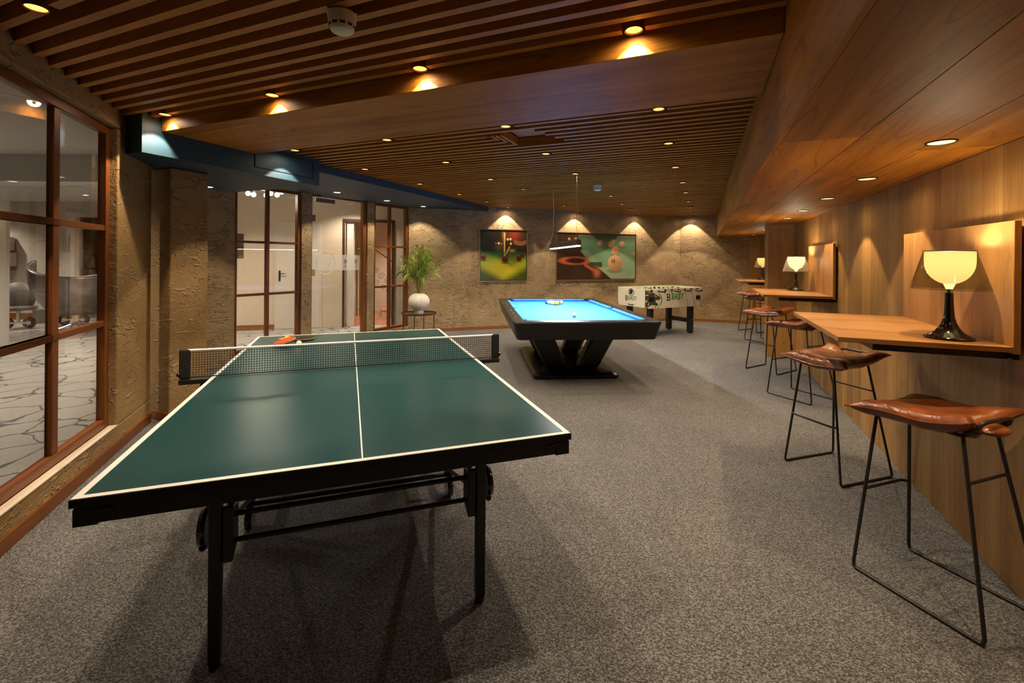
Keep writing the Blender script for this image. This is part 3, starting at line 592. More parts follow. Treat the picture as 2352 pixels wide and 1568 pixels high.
# wheeled trolley seats near the hall wall
def trolley(loc, rz, label):
    t = thing('wheeled_stool', label, 'stool', loc, rz, 'grey wheeled stools in the hall')
    MB().sphere(0.27, 20, 12, (0,0,0.62), (1,0.55,1.05)).build('backrest', 'grey_plastic', t, smooth=True); MB().lathe([(0.24,0.36),(0.27,0.38),(0.27,0.42),(0.2,0.45)], 20).build('seat', 'grey_plastic', t, smooth=True)
    MB().tube([(0,0,0.12),(0,0,0.37)], 0.03, 10).build('post', 'chrome', t)
    for s in (-0.17, 0.17):
        w = MB().lathe([(0.05,-0.02),(0.1,-0.02),(0.11,0.0),(0.1,0.02),(0.05,0.02)], 20, Matrix.Translation((s,0,0.11)) @ Matrix.Rotation(math.pi/2,4,'X')).build('wheel', 'black_gloss', t, smooth=True)
        MB().lathe([(0.04,-0.022),(0.04,0.022)], 12, Matrix.Translation((s,0,0.11)) @ Matrix.Rotation(math.pi/2,4,'X')).build('hub', 'chrome', w)
    MB().box(-0.17, 0.17, -0.03, 0.03, 0.1, 0.13).build('axle', 'chrome', t); return t
trolley((-9.55, 8.85, 0), 0.3, 'grey rounded wheeled stool beside the white pillar')
trolley((-8.95, 9.35, 0), 0.2, 'grey rounded wheeled stool behind the silver lounge chair')
pp = thing('potted_plant', 'small leafy plant in a grey pot by the hall wall', 'plant', (-9.9, 9.6, 0))
MB().lathe([(0.09,0),(0.12,0.28),(0.11,0.28),(0.1,0.25)], 16).build('pot', 'grey_plastic', pp, smooth=True)
lv = MB(); r5 = random.Random(5)
for i in range(60):
    a = r5.uniform(0, 6.28); h_ = r5.uniform(0.3, 0.62); r_ = r5.uniform(0.03, 0.2); s_ = 0.045
    m_ = Matrix.Translation((r_*math.cos(a), r_*math.sin(a), h_)) @ Euler((r5.uniform(-1,1), r5.uniform(-1,1), a)).to_matrix().to_4x4()
    lv.add([(0,-0.012,0),(s_,0,0.004),(0,0.012,0),(-0.01,0,0)], [(0,1,2,3)], m_)
lv.build('foliage', 'leaf_a', pp)
for nm, z, dx, lab in (('wall_dispenser', 1.52, 0.0, 'upper white box unit on the pale hall wall'), ('wall_dispenser', 1.18, 0.05, 'lower white box unit with a dark base on the pale hall wall')):
    t = thing(nm, lab, 'box', (-11.3+dx, 10.13, z), 0); MB().box(-0.22, 0.28, -0.3, 0, 0, 0.3).build('body', 'grey_white', t, bevel=0.01); MB().box(-0.2, 0.25, -0.28, 0, -0.09, -0.001).build('base', 'grey_plastic', t, bevel=0.01)
gy = thing('fitness_tower', 'black upright fitness machine tower behind the hall opening', 'machine', (-10.76, 11.15, 0), 0.1)
MB().box(-0.14, 0.14, -0.15, 0.15, 0.0, 1.82).build('tower', 'black_satin', gy, bevel=0.04, bseg=3); MB().tube([(-0.12,0,1.75),(-0.3,-0.05,1.68),(-0.42,-0.05,1.4)], 0.035, 8).build('arm', 'black_satin', gy)
MB().box(0.16, 0.75, -0.12, 0.12, 1.1, 1.13).box(0.68, 0.71, -0.1, 0.1, 0, 1.1).box(0.3, 0.33, -0.1, 0.1, 0, 1.1).build('side_shelf', 'black_metal', gy)
# person far behind the opening (white top)
pe = thing('person', 'person in a white top standing beyond the hall opening', 'person', (-11.25, 12.2, 0), 2.6)
def skin_body():
    J = dict(pel=(0,0,0.92), sp=(0,0.01,1.12), ch=(0,0,1.32), nk=(0,0.0,1.46), hd=(0,0.03,1.56), ht=(0,0.03,1.66))
    vs = [J['pel'],J['sp'],J['ch'],J['nk'],J['hd'],J['ht']]; es = [(0,1),(1,2),(2,3),(3,4),(4,5)]; rr = [0.15,0.13,0.15,0.05,0.085,0.06]
    for s in (-1,1):
        n = len(vs); vs += [(s*0.17,0,1.38),(s*0.22,0.05,1.12),(s*0.16,0.24,1.02),(s*0.13,0.31,1.04)]; es += [(2,n),(n,n+1),(n+1,n+2),(n+2,n+3)]; rr += [0.06,0.045,0.034,0.03]
        n = len(vs); vs += [(s*0.1,0,0.85),(s*0.11,0.02,0.48),(s*0.11,-0.02,0.08),(s*0.11,0.1,0.04)]; es += [(0,n),(n,n+1),(n+1,n+2),(n+2,n+3)]; rr += [0.09,0.062,0.045,0.04]
    me = bpy.data.meshes.new('body'); me.from_pydata(vs, es, []); o = bpy.data.objects.new('body', me); C.objects.link(o)
    m = o.modifiers.new('skin', 'SKIN')
    for i, sv in enumerate(me.skin_vertices[0].data): sv.radius = (rr[i], rr[i]*0.8); sv.use_root = (i == 0)
    o.modifiers.new('sub', 'SUBSURF').levels = 1; o.modifiers['sub'].render_levels = 1
    dg = bpy.context.evaluated_depsgraph_get(); m2 = bpy.data.meshes.new_from_object(o.evaluated_get(dg)); bpy.data.objects.remove(o)
    return m2
try:
    bodyme = skin_body(); bo = mk('body', bodyme, 'shirt_white', pe, smooth=True); bodyme.materials.append(M['skin']); bodyme.materials.append(M['grey_plastic'])
    for p in bodyme.polygons:
        z = p.center.z
        p.material_index = 1 if (z > 1.45 or (abs(p.center.x) > 0.1 and p.center.y > 0.12 and z > 0.9)) else (2 if z < 0.9 else 0)
    MB().sphere(0.095, 14, 8, (0,0.01,1.62), (1,1.05,0.9)).build('hair', 'hair_dark', pe, smooth=True)
except Exception as ex: print('person failed', ex)

# ================================================================== DOWNLIGHTS
# name the rows by what they stand before, so each label singles one lamp out
ROW = {-0.1: 'over the near floor', 1.0: 'in the slats nearest the viewer', 2.14: 'lighting the front face of the beam', 3.285: 'just behind the beam', 4.283: 'in the second row behind the beam', 5.41: 'in the third row behind the beam'}
ORD = {0: 'rightmost', 1: 'second from right', 2: 'third from right', 3: 'leftmost'}
def downlight(p, q, label):
    x, y = PQ(p, q); t = thing('downlight', label, 'downlight', (x, y, SL_Z-0.012 + (0.014 if q == 2.14 else 0)), 0, 'warm downlights in the slatted ceiling')
    inst('housing', can_mesh(), 'can_metal', t, (0,0,0), smooth=False); inst('lens', lens_mesh(0.0365), 'lens_warm', t, (0,0,0.004))
    spot(t, (0,0,-0.004), SPOT_W, 90, 0.13, WARM, 0.014); spot(t, (0,0,-0.004), SPILL_W, 168, 0.6, WARM, 0.03); return t
for p, q in spots:
    i = min(range(4), key=lambda k: abs(PS[k]-p))
    if q in ROW: lab = 'warm recessed downlight %s, %s of its row' % (ROW[q], ORD[i])
    elif i == 0: lab = 'warm downlight in the line beside the soffit, %s behind the beam' % ('fourth','fifth','sixth','seventh','eighth','ninth')[sum(1 for a, b in spots if abs(PS[0]-a) < 0.2 and 5.5 < b < q)]
    else: lab = 'warm downlight in the far slats, %s, %s' % ({1:'line leading to the wide picture',2:'line leading to the lamp cable',3:'line beside the blue strip'}[i], 'last before wall' if not any(abs(PS[i]-a) < 0.25 and b > q for a, b in spots) else ('nearest', 'second', 'third')[sum(1 for a, b in spots if abs(PS[i]-a) < 0.25 and 5.5 < b < q)])
    if q == 1.0: lab = 'warm downlight in the near slats ' + ('at the upper left picture corner' if p < -2 else 'nearer than the cream smoke detector')
    downlight(p, q, lab)
for i, q in enumerate((1.62, 2.63, 3.63, 4.65, 5.68, 6.64, 9.0, 10.73)):  # the nearest one is out of view, kept to light the near wall
    x, y = PQ(0.985, q); o_ = ('out of view, nearer than the nearest bar table','largest one, above the nearest table lamp','second behind the nearest table lamp','third behind the nearest table lamp','fourth behind the nearest table lamp','fifth, last before the oak column','hidden behind the oak column','last one, left of the oak column')[i]
    t = thing('soffit_downlight', 'flush round downlight in the oak soffit, %s' % o_, 'downlight', (x, y, SOF_Z), 0, 'flush downlights in the oak soffit')
    inst('ring', ring_mesh(0.047), 'black_metal', t, (0,0,-0.002)); inst('lens', lens_mesh(0.047), 'lens_soffit', t, (0,0,-0.002)); spot(t, (0,0,-0.008), SOFFIT_W, 82, 0.16, (1,0.76,0.44), 0.016); spot(t, (0,0,-0.008), SOFFIT_W*0.12, 168, 0.6, (1,0.76,0.44), 0.03)
for i, (p, q) in enumerate(((-4.98,5.23),(-4.9,6.28),(-4.79,7.2),(-5.02,3.35))):
    x, y = PQ(p, q); zb = 2.39 if i < 3 else 2.195; t = thing('strip_downlight', 'small white downlight in the blue strip, %s' % ('nearest the door closer','above the right side of the glass door','nearest the potted palm','just behind the plaster pier')[i], 'downlight', (x, y, zb), 0, 'white downlights in the blue strip')
    inst('ring', ring_mesh(0.045), 'white_paint', t, (0,0,-0.004)); inst('lens', lens_mesh(0.045), 'lens_white', t, (0,0,-0.004)); spot(t, (0,0,-0.012), 55, 104, 0.35, (1,0.84,0.62), 0.03)
def smoke(x, y, z, label, mat='smoke_white'):
    t = thing('smoke_detector', label, 'detector', (x, y, z), 0.4, 'smoke detectors in the slatted ceiling')
    MB().box(-0.06, 0.06, -0.035, 0.035, 0.072, 0.084).build('mounting_plate', 'grey_metal', t)
    MB().lathe([(0.045,0.0),(0.05,0.006),(0.052,0.02),(0.058,0.045),(0.058,0.072)], 28).build('body', mat, t, smooth=True)
    for k in range(10):
        a = k*2*math.pi/10; MB().box(-0.010, 0.010, 0.046, 0.0525, 0.013, 0.026, Matrix.Rotation(a, 4, 'Z')).build('vent', 'vent_black', t)
    MB().lathe([(0.036,-0.006),(0.045,-0.001),(0.045,0.001)], 24).build('cap', mat, t, smooth=True)
smoke(-0.745*0.985, 1.982*0.985, SL_Z-0.08, 'cream smoke detector on the near slats'); smoke(1.191, 6.391, SL_Z-0.08, 'white smoke detector on the slats behind the hanging lamp')
ms = thing('ceiling_sensor', 'tiny flat sensor plate on the slats above the pool table', 'sensor', (0.154, 6.817, SL_Z-0.012)); MB().box(-0.09, 0.09, -0.03, 0.03, 0, 0.011).build('plate', 'bar_wood', ms); MB().lathe([(0.022,-0.008),(0.03,0.0)], 14).build('eye', 'chrome', ms)

# ================================================================== TABLE TENNIS TABLE (local x across, y along)
TY = -0.342; tt = thing('table_tennis_table', 'green table tennis table with white lines and black undercarriage', 'table', (-1.206, 1.2529, 0), -TY)
# heading: local y -> (sin(yaw), cos(yaw)) with yaw = TY
TL, TW, TZ = 2.74, 1.525, 0.76
for a, b in ((0, TL/2), (TL/2, TL)):
    MB().box(0, TW, a, b, TZ-0.022, TZ-0.0006).build('table_top', 'table_green', tt)
ln = MB(); e_ = 0.0006
ln.box(0, 0.02, 0, TL, TZ-e_, TZ).box(TW-0.02, TW, 0, TL, TZ-e_, TZ).box(0.02, TW-0.02, 0, 0.02, TZ-e_, TZ).box(0.02, TW-0.02, TL-0.02, TL, TZ-e_, TZ).box(TW/2-0.0025, TW/2+0.0025, 0.02, TL-0.02, TZ-e_, TZ)
ln.build('white_lines', 'line_white', tt)
for a, b in ((0.0, TL/2-0.01), (TL/2+0.01, TL)):
    ap = MB(); i_ = 0.006
    ap.box(i_, TW-i_, a+i_, a+i_+0.02, TZ-0.078, TZ-0.022).box(i_, TW-i_, b-i_-0.02, b-i_, TZ-0.078, TZ-0.022).box(i_, i_+0.02, a+i_+0.02, b-i_-0.02, TZ-0.078, TZ-0.022).box(TW-i_-0.02, TW-i_, a+i_+0.02, b-i_-0.02, TZ-0.078, TZ-0.022)
    ap.build('apron', 'black_metal', tt, bevel=0.003)
for a, b in ((-0.004, 0.0), (TL, TL+0.004)): MB().box(-0.002, TW+0.002, a, b, TZ-0.024, TZ-0.0012).build('edge_band', 'black_satin', tt)
for x in (0.0, TW):
    for y in (0.0, TL):
        sx = 1 if x == 0 else -1; sy = 1 if y == 0 else -1; cm = MB(); xa, xb = sorted((x+sx*0.003, x+sx*0.06)); ya, yb = sorted((y+sy*0.002, y+sy*0.03)); cm.box(xa, xb, ya, yb, TZ-0.081, TZ-0.03)
        xa, xb = sorted((x+sx*0.05, x+sx*0.095)); cm.box(xa, xb, ya, yb, TZ-0.046, TZ-0.034); cm.build('corner_guard', 'black_satin', tt, bevel=0.003)
for y0, sy in ((0.26, 1), (TL-0.26, -1)):
    for x0 in (0.285, TW-0.285):
        lg = MB().box(x0-0.019, x0+0.019, y0-0.019, y0+0.019, 0.022, TZ-0.078).build('leg', 'black_metal', tt, bevel=0.003)
        MB().lathe([(0.012,0.0),(0.02,0.004),(0.02,0.018),(0.012,0.024)], 14, Matrix.Translation((x0,y0,0))).build('foot', 'black_satin', lg, smooth=True)
    for z in (0.50, 0.405): MB().tube([(0.30, y0+sy*0.05, z), (TW-0.30, y0+sy*0.05, z)], 0.0095, 10).build('cross_tube', 'black_metal', tt, smooth=True)
    for x0, s in ((0.285, 1), (TW-0.285, -1)):
        xa, xb = sorted((x0+s*0.020, x0+s*0.055)); MB().prism([(y0-0.01,0.36),(y0+sy*0.075,0.40),(y0+sy*0.075,0.53),(y0+sy*0.0,0.555),(y0-0.01,0.555)], xa, xb, Matrix(((0,0,1,0),(1,0,0,0),(0,1,0,0),(0,0,0,1)))).build('leg_bracket', 'black_satin', tt, bevel=0.004)
        MB().tube([(x0+s*0.03, y0+sy*0.02, 0.5), (x0+s*0.03, y0+sy*0.32, TZ-0.06)], 0.011, 8).build('brace', 'black_metal', tt)
for x0 in (0.235, TW-0.235):
    MB().box(x0-0.015, x0+0.015, TL/2-0.26, TL/2-0.23, 0.12, TZ-0.08).box(x0-0.015, x0+0.015, TL/2+0.23, TL/2+0.26, 0.12, TZ-0.08).box(x0-0.015, x0+0.015, TL/2-0.26, TL/2+0.26, 0.12, 0.15).build('chassis_frame', 'black_metal', tt)
    for dy in (-0.24, 0.24):
        MB().lathe([(0.02,-0.016),(0.058,-0.016),(0.063,0.0),(0.058,0.016),(0.02,0.016)], 20, Matrix.Translation((x0, TL/2+dy, 0.063)) @ Matrix.Rotation(math.pi/2, 4, 'Y')).build('wheel', 'black_gloss', tt, smooth=True)
    MB().lathe([(0.02,-0.012),(0.06,-0.012),(0.066,0.0),(0.06,0.012),(0.02,0.012)], 20, Matrix.Translation((x0-0.0, 0.33, 0.46)) @ Matrix.Rotation(math.pi/2, 4, 'Y')).build('latch_disc', 'black_gloss', tt, smooth=True)
    MB().tube([(x0, 0.30, 0.40), (x0, TL/2-0.25, 0.16)], 0.012, 8).build('diagonal_strut', 'black_metal', tt); MB().tube([(x0, TL-0.30, 0.40), (x0, TL/2+0.25, 0.16)], 0.012, 8).build('diagonal_strut', 'black_metal', tt)
MB().tube([(0.235, TL/2-0.245, 0.135), (TW-0.235, TL/2-0.245, 0.135)], 0.012, 8).tube([(0.235, TL/2+0.245, 0.135), (TW-0.235, TL/2+0.245, 0.135)], 0.012, 8).build('chassis_tube', 'black_metal', tt)
# net, a thing clamped on the table
nt_ = thing('table_tennis_net', 'black mesh net with white top tape clamped across the table', 'net', tt.location, -TY)
ny = TL/2; nb = TZ + 0.004
MB().tube([(-0.115, ny, nb+0.149), (TW+0.115, ny, nb+0.149)], 0.007, 8).build('top_tape', 'net_white', nt_, smooth=True)
nm = MB(); t_ = 0.0011
x = -0.115
while x < TW+0.115: nm.box(x-t_, x+t_, ny-0.0008, ny+0.0008, nb, nb+0.143); x += 0.0135
z = nb
while z < nb+0.143: nm.box(-0.115, TW+0.115, ny-0.0008, ny+0.0008, z-t_, z+t_); z += 0.0135
nm.build('mesh', 'black_fabric', nt_)['kind'] = 'stuff'
MB().tube([(-0.115, ny, nb+0.002), (TW+0.115, ny, nb+0.002)], 0.0028, 6).build('bottom_cord', 'black_fabric', nt_)
for s, xe in ((-1, -0.152), (1, TW+0.152)):
    xa, xb = sorted((xe, xe-s*0.05)); MB().box(xa, xb, ny-0.014, ny+0.014, nb-0.004, nb+0.155).build('post', 'black_fabric', nt_, bevel=0.006)
    xa, xb = sorted((xe, xe-s*0.145)); cl_ = MB().box(xa, xb, ny-0.022, ny+0.022, nb-0.034, nb-0.006).build('clamp_arm', 'black_metal', nt_, bevel=0.004)
    MB().lathe([(0.018,-0.05),(0.02,-0.01),(0.01,0.0)], 14, Matrix.Translation((xe-s*0.115, ny, nb-0.034))).build('clamp_screw', 'black_satin', cl_, smooth=True)
    MB().sphere(0.012, 10, 6, (xe, ny-0.01, nb+0.02)).build('knob', 'black_satin', nt_, smooth=True)
def on_table(x, y, z=0.0):
    c, s = math.cos(-TY), math.sin(-TY); return (tt.location.x + c*x - s*y, tt.location.y + s*x + c*y, TZ + z)
def bat(name, label, loc, rot, mat, cat='bat'):
    t = thing(name, label, cat, loc, 0); t.rotation_euler = rot
    disc = [(0.078*math.cos(a), 0.082*math.sin(a)) for a in [2*math.pi*i/32 for i in range(32)]]
    MB().prism(disc, 0.0035, 0.0065).build('rubber', mat, t); MB().prism(disc, -0.0035, 0.0034).build('blade', 'yellow_wood', t); MB().prism(disc, -0.0065, -0.0036).build('rubber', 'black_satin', t)
    MB().prism([(-0.03,-0.07),(0.03,-0.07),(0.014,-0.10),(0.017,-0.18),(-0.017,-0.18),(-0.014,-0.10)], -0.012, 0.012).build('handle', 'yellow_wood', t, bevel=0.004); return t
def bat_rot(tilt_right, tilt_cam, spin): return (Matrix.Rotation(-tilt_right, 3, 'Y') @ Matrix.Rotation(tilt_cam, 3, 'X') @ Matrix.Rotation(spin, 3, 'Z')).to_euler()
bx_, by_ = -1.715, 3.46
bat('table_tennis_bat', 'red table tennis bat propped on the white ball', (bx_, by_, TZ+0.033), bat_rot(0.24, 0.12, 3.45), 'rubber_red')
bat('table_tennis_bat', 'second bat with yellow handle lying behind the red bat', (bx_+0.03, by_+0.25, TZ+0.0135), bat_rot(0, 0, -1.0), 'black_satin')
pb_ = MB().sphere(0.02, 20, 12).build('table_tennis_ball', 'pp_ball', loc=(bx_+0.112, by_-0.01, TZ+0.02), smooth=True); tag(pb_, 'small white table tennis ball beside the red bat', 'ball')

# ================================================================== POOL TABLE (local y along)
pt = thing('pool_table', 'black pool table with bright blue cloth and V-shaped legs', 'table', (0.715, 6.30, 0), math.radians(4.7))
PW, PL, PZ = 1.64, 2.86, 0.765; hw, hl = PW/2, PL/2
def rrect(w, l, r, n=6):
    pts = []
    for cx_, cy_, a0 in ((w-r, l-r, 0), (-w+r, l-r, 90), (-w+r, -l+r, 180), (w-r, -l+r, 270)):
        for i in range(n+1):
            a = math.radians(a0+90*i/n); pts.append((cx_+r*math.cos(a), cy_+r*math.sin(a)))
    return pts
def loft(mb, rings):
    n = len(rings[0]); vs = [p for r in rings for p in r]; fs = []
    for i in range(len(rings)-1):
        for k in range(n): fs.append((i*n+k, i*n+(k+1)%n, (i+1)*n+(k+1)%n, (i+1)*n+k))
    return mb.add(vs, fs)
body = MB(); rg = lambda w, l, r, z: [(x, y, z) for x, y in rrect(w, l, r)]
rings = [rg(hw-0.11, hl-0.11, 0.05, 0.56), rg(hw-0.055, hl-0.055, 0.06, 0.562), rg(hw-0.045, hl-0.045, 0.065, 0.575), rg(hw-0.004, hl-0.004, 0.075, PZ-0.028), rg(hw, hl, 0.075, PZ-0.018), rg(hw-0.006, hl-0.006, 0.072, PZ-0.004), rg(hw-0.016, hl-0.016, 0.068, PZ), rg(hw-0.125, hl-0.125, 0.02, PZ-0.001), rg(hw-0.125, hl-0.125, 0.02, PZ-0.05)]
loft(body, rings); n_ = len(rings[0]); body.f.append(tuple(range(n_))[::-1]); body.build('body', 'black_satin', pt, smooth=35)
cx0, cy0 = hw-0.126, hl-0.126
MB().box(-cx0, cx0, -cy0, cy0, PZ-0.065, PZ-0.035).build('cloth_bed', 'cloth_blue', pt)
def cushion(a, b, inward, name='cushion'):
    a = Vector((*a,0)); b = Vector((*b,0)); d = (b-a).normalized(); i = Vector((*inward,0)); cut = 0.035; w = 0.052; z0, z1 = PZ-0.034, PZ-0.0005
    vs = [a+Vector((0,0,z0)), b+Vector((0,0,z0)), b+Vector((0,0,z1)), a+Vector((0,0,z1)),
          a+d*cut+i*(w-0.012)+Vector((0,0,z0)), b-d*cut+i*(w-0.012)+Vector((0,0,z0)), b-d*cut+i*w+Vector((0,0,z1-0.008)), a+d*cut+i*w+Vector((0,0,z1-0.008))]
    MB().add([tuple(v) for v in vs], [(0,1,2,3),(4,5,6,7),(0,1,5,4),(3,2,6,7),(0,3,7,4),(1,2,6,5)]).build(name, 'cloth_blue', pt, bevel=0.003)
g1, g2 = 0.085, 0.055
cushion((-cx0+g1, -cy0), (cx0-g1, -cy0), (0,1)); cushion((-cx0+g1, cy0), (cx0-g1, cy0), (0,-1))
for s in (-1, 1):
    cushion((s*cx0, -cy0+g1), (s*cx0, -g2), (-s,0)); cushion((s*cx0, g2), (s*cx0, cy0-g1), (-s,0))
pk = lambda: MB().lathe([(0.055,0),(0.06,0.006),(0.058,0.01)], 20)
for s in (-1, 1):
    for y, ox, oy in ((-cy0, 0.012, 0.012), (0, 0.035, 0), (cy0, 0.012, -0.012)):
        pk().build('pocket', 'vent_black', pt, (s*(cx0-0.0+(0.02 if y == 0 else -0.02)), y + (0.02 if y < 0 else (-0.02 if y > 0 else 0)), PZ-0.0335), smooth=True)
for s in (-1, 1):
    for k in (1,2,3,5,6,7): MB().lathe([(0.0065,0),(0.0065,0.001)], 10, Matrix.Translation((s*(hw-0.07), -cy0+2*cy0*k/8, PZ-0.0008))).build('sight', 'white_dot', pt)
    for k in (1,2,3): MB().lathe([(0.0065,0),(0.0065,0.001)], 10, Matrix.Translation((-cx0+2*cx0*k/4, s*(hl-0.07), PZ-0.0008))).build('sight', 'white_dot', pt)
def oblique(x0a, x0b, x1a, x1b, ya, yb, dyt):
    mb = MB(); b_ = [(x0a,ya,0.07),(x0b,ya,0.07),(x0b,yb,0.07),(x0a,yb,0.07)]; t_2 = [(x1a,ya+dyt,0.56),(x1b,ya+dyt,0.56),(x1b,yb+dyt,0.56),(x1a,yb+dyt,0.56)]
    return mb.add(b_+t_2, [(3,2,1,0),(4,5,6,7),(0,1,5,4),(1,2,6,5),(2,3,7,6),(3,0,4,7)])
for ya, yb, dy in ((-0.62,-0.40,-0.06), (0.40,0.62,0.06)):
    oblique(-0.33, -0.06, -0.58, -0.28, ya, yb, dy).build('leg', 'black_satin', pt, bevel=0.05, bseg=4); oblique(0.06, 0.33, 0.28, 0.58, ya, yb, dy).build('leg', 'black_satin', pt, bevel=0.05, bseg=4)
bb_ = MB(); loft(bb_, [rg(0.50,0.84,0.05,0.0), rg(0.52,0.86,0.06,0.015), rg(0.52,0.86,0.06,0.045), rg(0.485,0.825,0.05,0.072)])
nn = len(rrect(1,1,0.1)); bb_.f.append(tuple(range(nn))[::-1]); bb_.f.append(tuple(range(3*nn, 4*nn))); bb_.build('base', 'black_satin', pt, smooth=35)
# balls
BALLC = [(0.80,0.52,0.03),(0.03,0.08,0.45),(0.65,0.03,0.02),(0.16,0.05,0.25),(0.85,0.22,0.03),(0.03,0.25,0.10),(0.32,0.03,0.02),(0.015,0.015,0.015)]
NAMC = ['yellow','blue','red','purple','orange','green','maroon','black']
for i, c in enumerate(BALLC):
    flat('ball_%s' % NAMC[i], c, 0.1, coat=0.5, nscale=30, namp=0.02)
    m, nt2, b2_ = newmat('stripe_%s' % NAMC[i]); tc = N(nt2, 'ShaderNodeTexCoord'); sx = N(nt2, 'ShaderNodeSeparateXYZ'); nt2.links.new(tc.outputs['Object'], sx.inputs[0])
    ab = N(nt2, 'ShaderNodeMath', operation='ABSOLUTE'); nt2.links.new(sx.outputs[2], ab.inputs[0]); r_ = ramp(nt2, ab.outputs[0], [(0.0, c), (0.0145, (0.82,0.79,0.72))]); r_.color_ramp.interpolation = 'CONSTANT'
    nt2.links.new(r_.outputs[0], b2_.inputs['Base Color']); b2_.inputs['Roughness'].default_value = 0.1
order = ['ball_yellow','stripe_red','ball_orange','stripe_yellow','ball_black','ball_red','stripe_orange','stripe_blue','ball_green','stripe_green','ball_blue','stripe_purple','ball_maroon','ball_purple','stripe_maroon']
order[0] = 'ball_orange'; order[2] = 'ball_yellow'
R = 0.0286; bz_ = PZ-0.035+R; pyaw = math.radians(4.7)
ballm = {}
k = 0
row_name = ['at the near tip', 'in the second row', 'in the third row', 'in the fourth row', 'in the back row']
for r_i in range(5):
    for c_i in range(r_i+1):
        lx = (c_i - r_i/2)*2*R*1.01; ly = r_i*2*R*0.875
        x = 0.676 + lx*math.cos(pyaw) - ly*math.sin(pyaw); y = 6.93 + lx*math.sin(pyaw) + ly*math.cos(pyaw); mt = order[k]
        if mt not in ballm: ballm[mt] = MB().sphere(R, 20, 12).mesh('pool_ball')
        o = inst('pool_ball', ballm[mt], mt, None, (x, y, bz_), smooth=True); o.rotation_euler = (rnd.uniform(0,3), rnd.uniform(0,3), rnd.uniform(0,3))
        s_ = mt.split('_'); pos = 'only' if r_i == 0 else ('leftmost' if c_i == 0 else ('rightmost' if c_i == r_i else 'inner'))
        tag(o, '%s%s pool ball %s of the racked triangle' % (s_[1], ' striped' if s_[0] == 'stripe' else '', row_name[r_i]), 'ball', 'racked pool balls'); k += 1
cb = MB().sphere(R, 24, 14).build('cue_ball', 'ball_white', loc=(0.757, 5.52, bz_), smooth=True); tag(cb, 'plain white cue ball alone on the blue cloth', 'ball')
# pendant lamp above
PD = math.radians(5.4); pn = thing('pendant_lamp', 'long dark linear pendant lamp hanging over the pool table', 'lamp', (0.712, 6.38, 1.585), PD)
MB().box(-0.03, 0.03, -0.92, 0.92, 0.012, 0.085).build('body', 'steel_lamp', pn, bevel=0.004); MB().box(-0.024, 0.024, -0.905, 0.905, 0.0, 0.011).build('light_strip', 'tube_white', pn)
for y in (-0.79, 0.79): MB().tube([(0,y,0.085),(0,y,SL_Z-1.585)], 0.0022, 6).build('cable', 'chrome', pn); MB().lathe([(0.014,0.0),(0.016,0.01),(0.004,0.03)], 12, Matrix.Translation((0,y,0.085))).build('cable_grip', 'chrome', pn, smooth=True)
MB().tube([(0,0.79,SL_Z-1.585),(0.015,0.8,0.6),(0.01,0.84,0.25),(-0.02,0.9,0.11),(-0.02,0.88,0.085)], 0.004, 6).build('power_cord', 'net_white', pn, smooth=True)
al = bpy.data.lights.new('strip_light', 'AREA'); al.shape = 'RECTANGLE'; al.size = 0.045; al.size_y = 1.8; al.energy = 84; al.color = (1,0.96,0.90); al.spread = math.radians(175)
ao = bpy.data.objects.new('strip_light', al); C.objects.link(ao); ao.parent = pn; ao.location = (0,0,-0.004)

# ================================================================== FOOSBALL TABLE
fo = thing('foosball_table', 'pale foosball table with black legs and lion logo', 'game table', (2.908, 8.96, 0), math.radians(28)); FLN, FWD = 0.75, 0.37; FB, FT = 0.535, 0.90
MB().prism([(-FLN,FB+0.06),(-FLN+0.09,FB),(FLN-0.09,FB),(FLN,FB+0.06),(FLN,FT),(-FLN,FT)], -FWD, -FWD+0.022, Matrix(((1,0,0,0),(0,0,1,0),(0,1,0,0),(0,0,0,1)))).build('side_panel', 'beige_lam', fo, bevel=0.002)
MB().prism([(-FLN,FB+0.06),(-FLN+0.09,FB),(FLN-0.09,FB),(FLN,FB+0.06),(FLN,FT),(-FLN,FT)], FWD-0.022, FWD, Matrix(((1,0,0,0),(0,0,1,0),(0,1,0,0),(0,0,0,1)))).build('side_panel', 'beige_lam', fo, bevel=0.002)
for x0 in (-FLN+0.004, FLN-0.026): MB().box(x0, x0+0.022, -FWD+0.0225, FWD-0.0225, FB+0.02, FT).build('end_panel', 'beige_lam', fo, bevel=0.002)
for y_ in (-FWD-0.002, FWD-0.004): MB().box(-FLN-0.001, -FLN+0.006, y_, y_+0.006, FB+0.06, FT).build('edge_strip', 'logo_black', fo)
MB().box(-FLN+0.03, FLN-0.03, -FWD+0.023, FWD-0.023, FT-0.12, FT-0.10).build('playfield', 'logo_green', fo)
for x0 in (-0.53, 0.53):
    for y0 in (-0.27, 0.27):
        lg = MB().box(x0-0.045, x0+0.045, y0-0.045, y0+0.045, 0.02, FB+0.02).build('leg', 'black_metal', fo, bevel=0.004); MB().lathe([(0.03,0.0),(0.04,0.006),(0.03,0.021)], 12, Matrix.Translation((x0,y0,0))).build('leveller', 'black_satin', lg)
    MB().box(x0-0.02, x0+0.02, -0.225, 0.225, 0.21, 0.29).build('crossbar', 'black_metal', fo)
    MB().sphere(0.007, 8, 6, (x0+0.02, -0.317, 0.27)).build('bolt', 'chrome', fo)
rz_ = FT-0.035
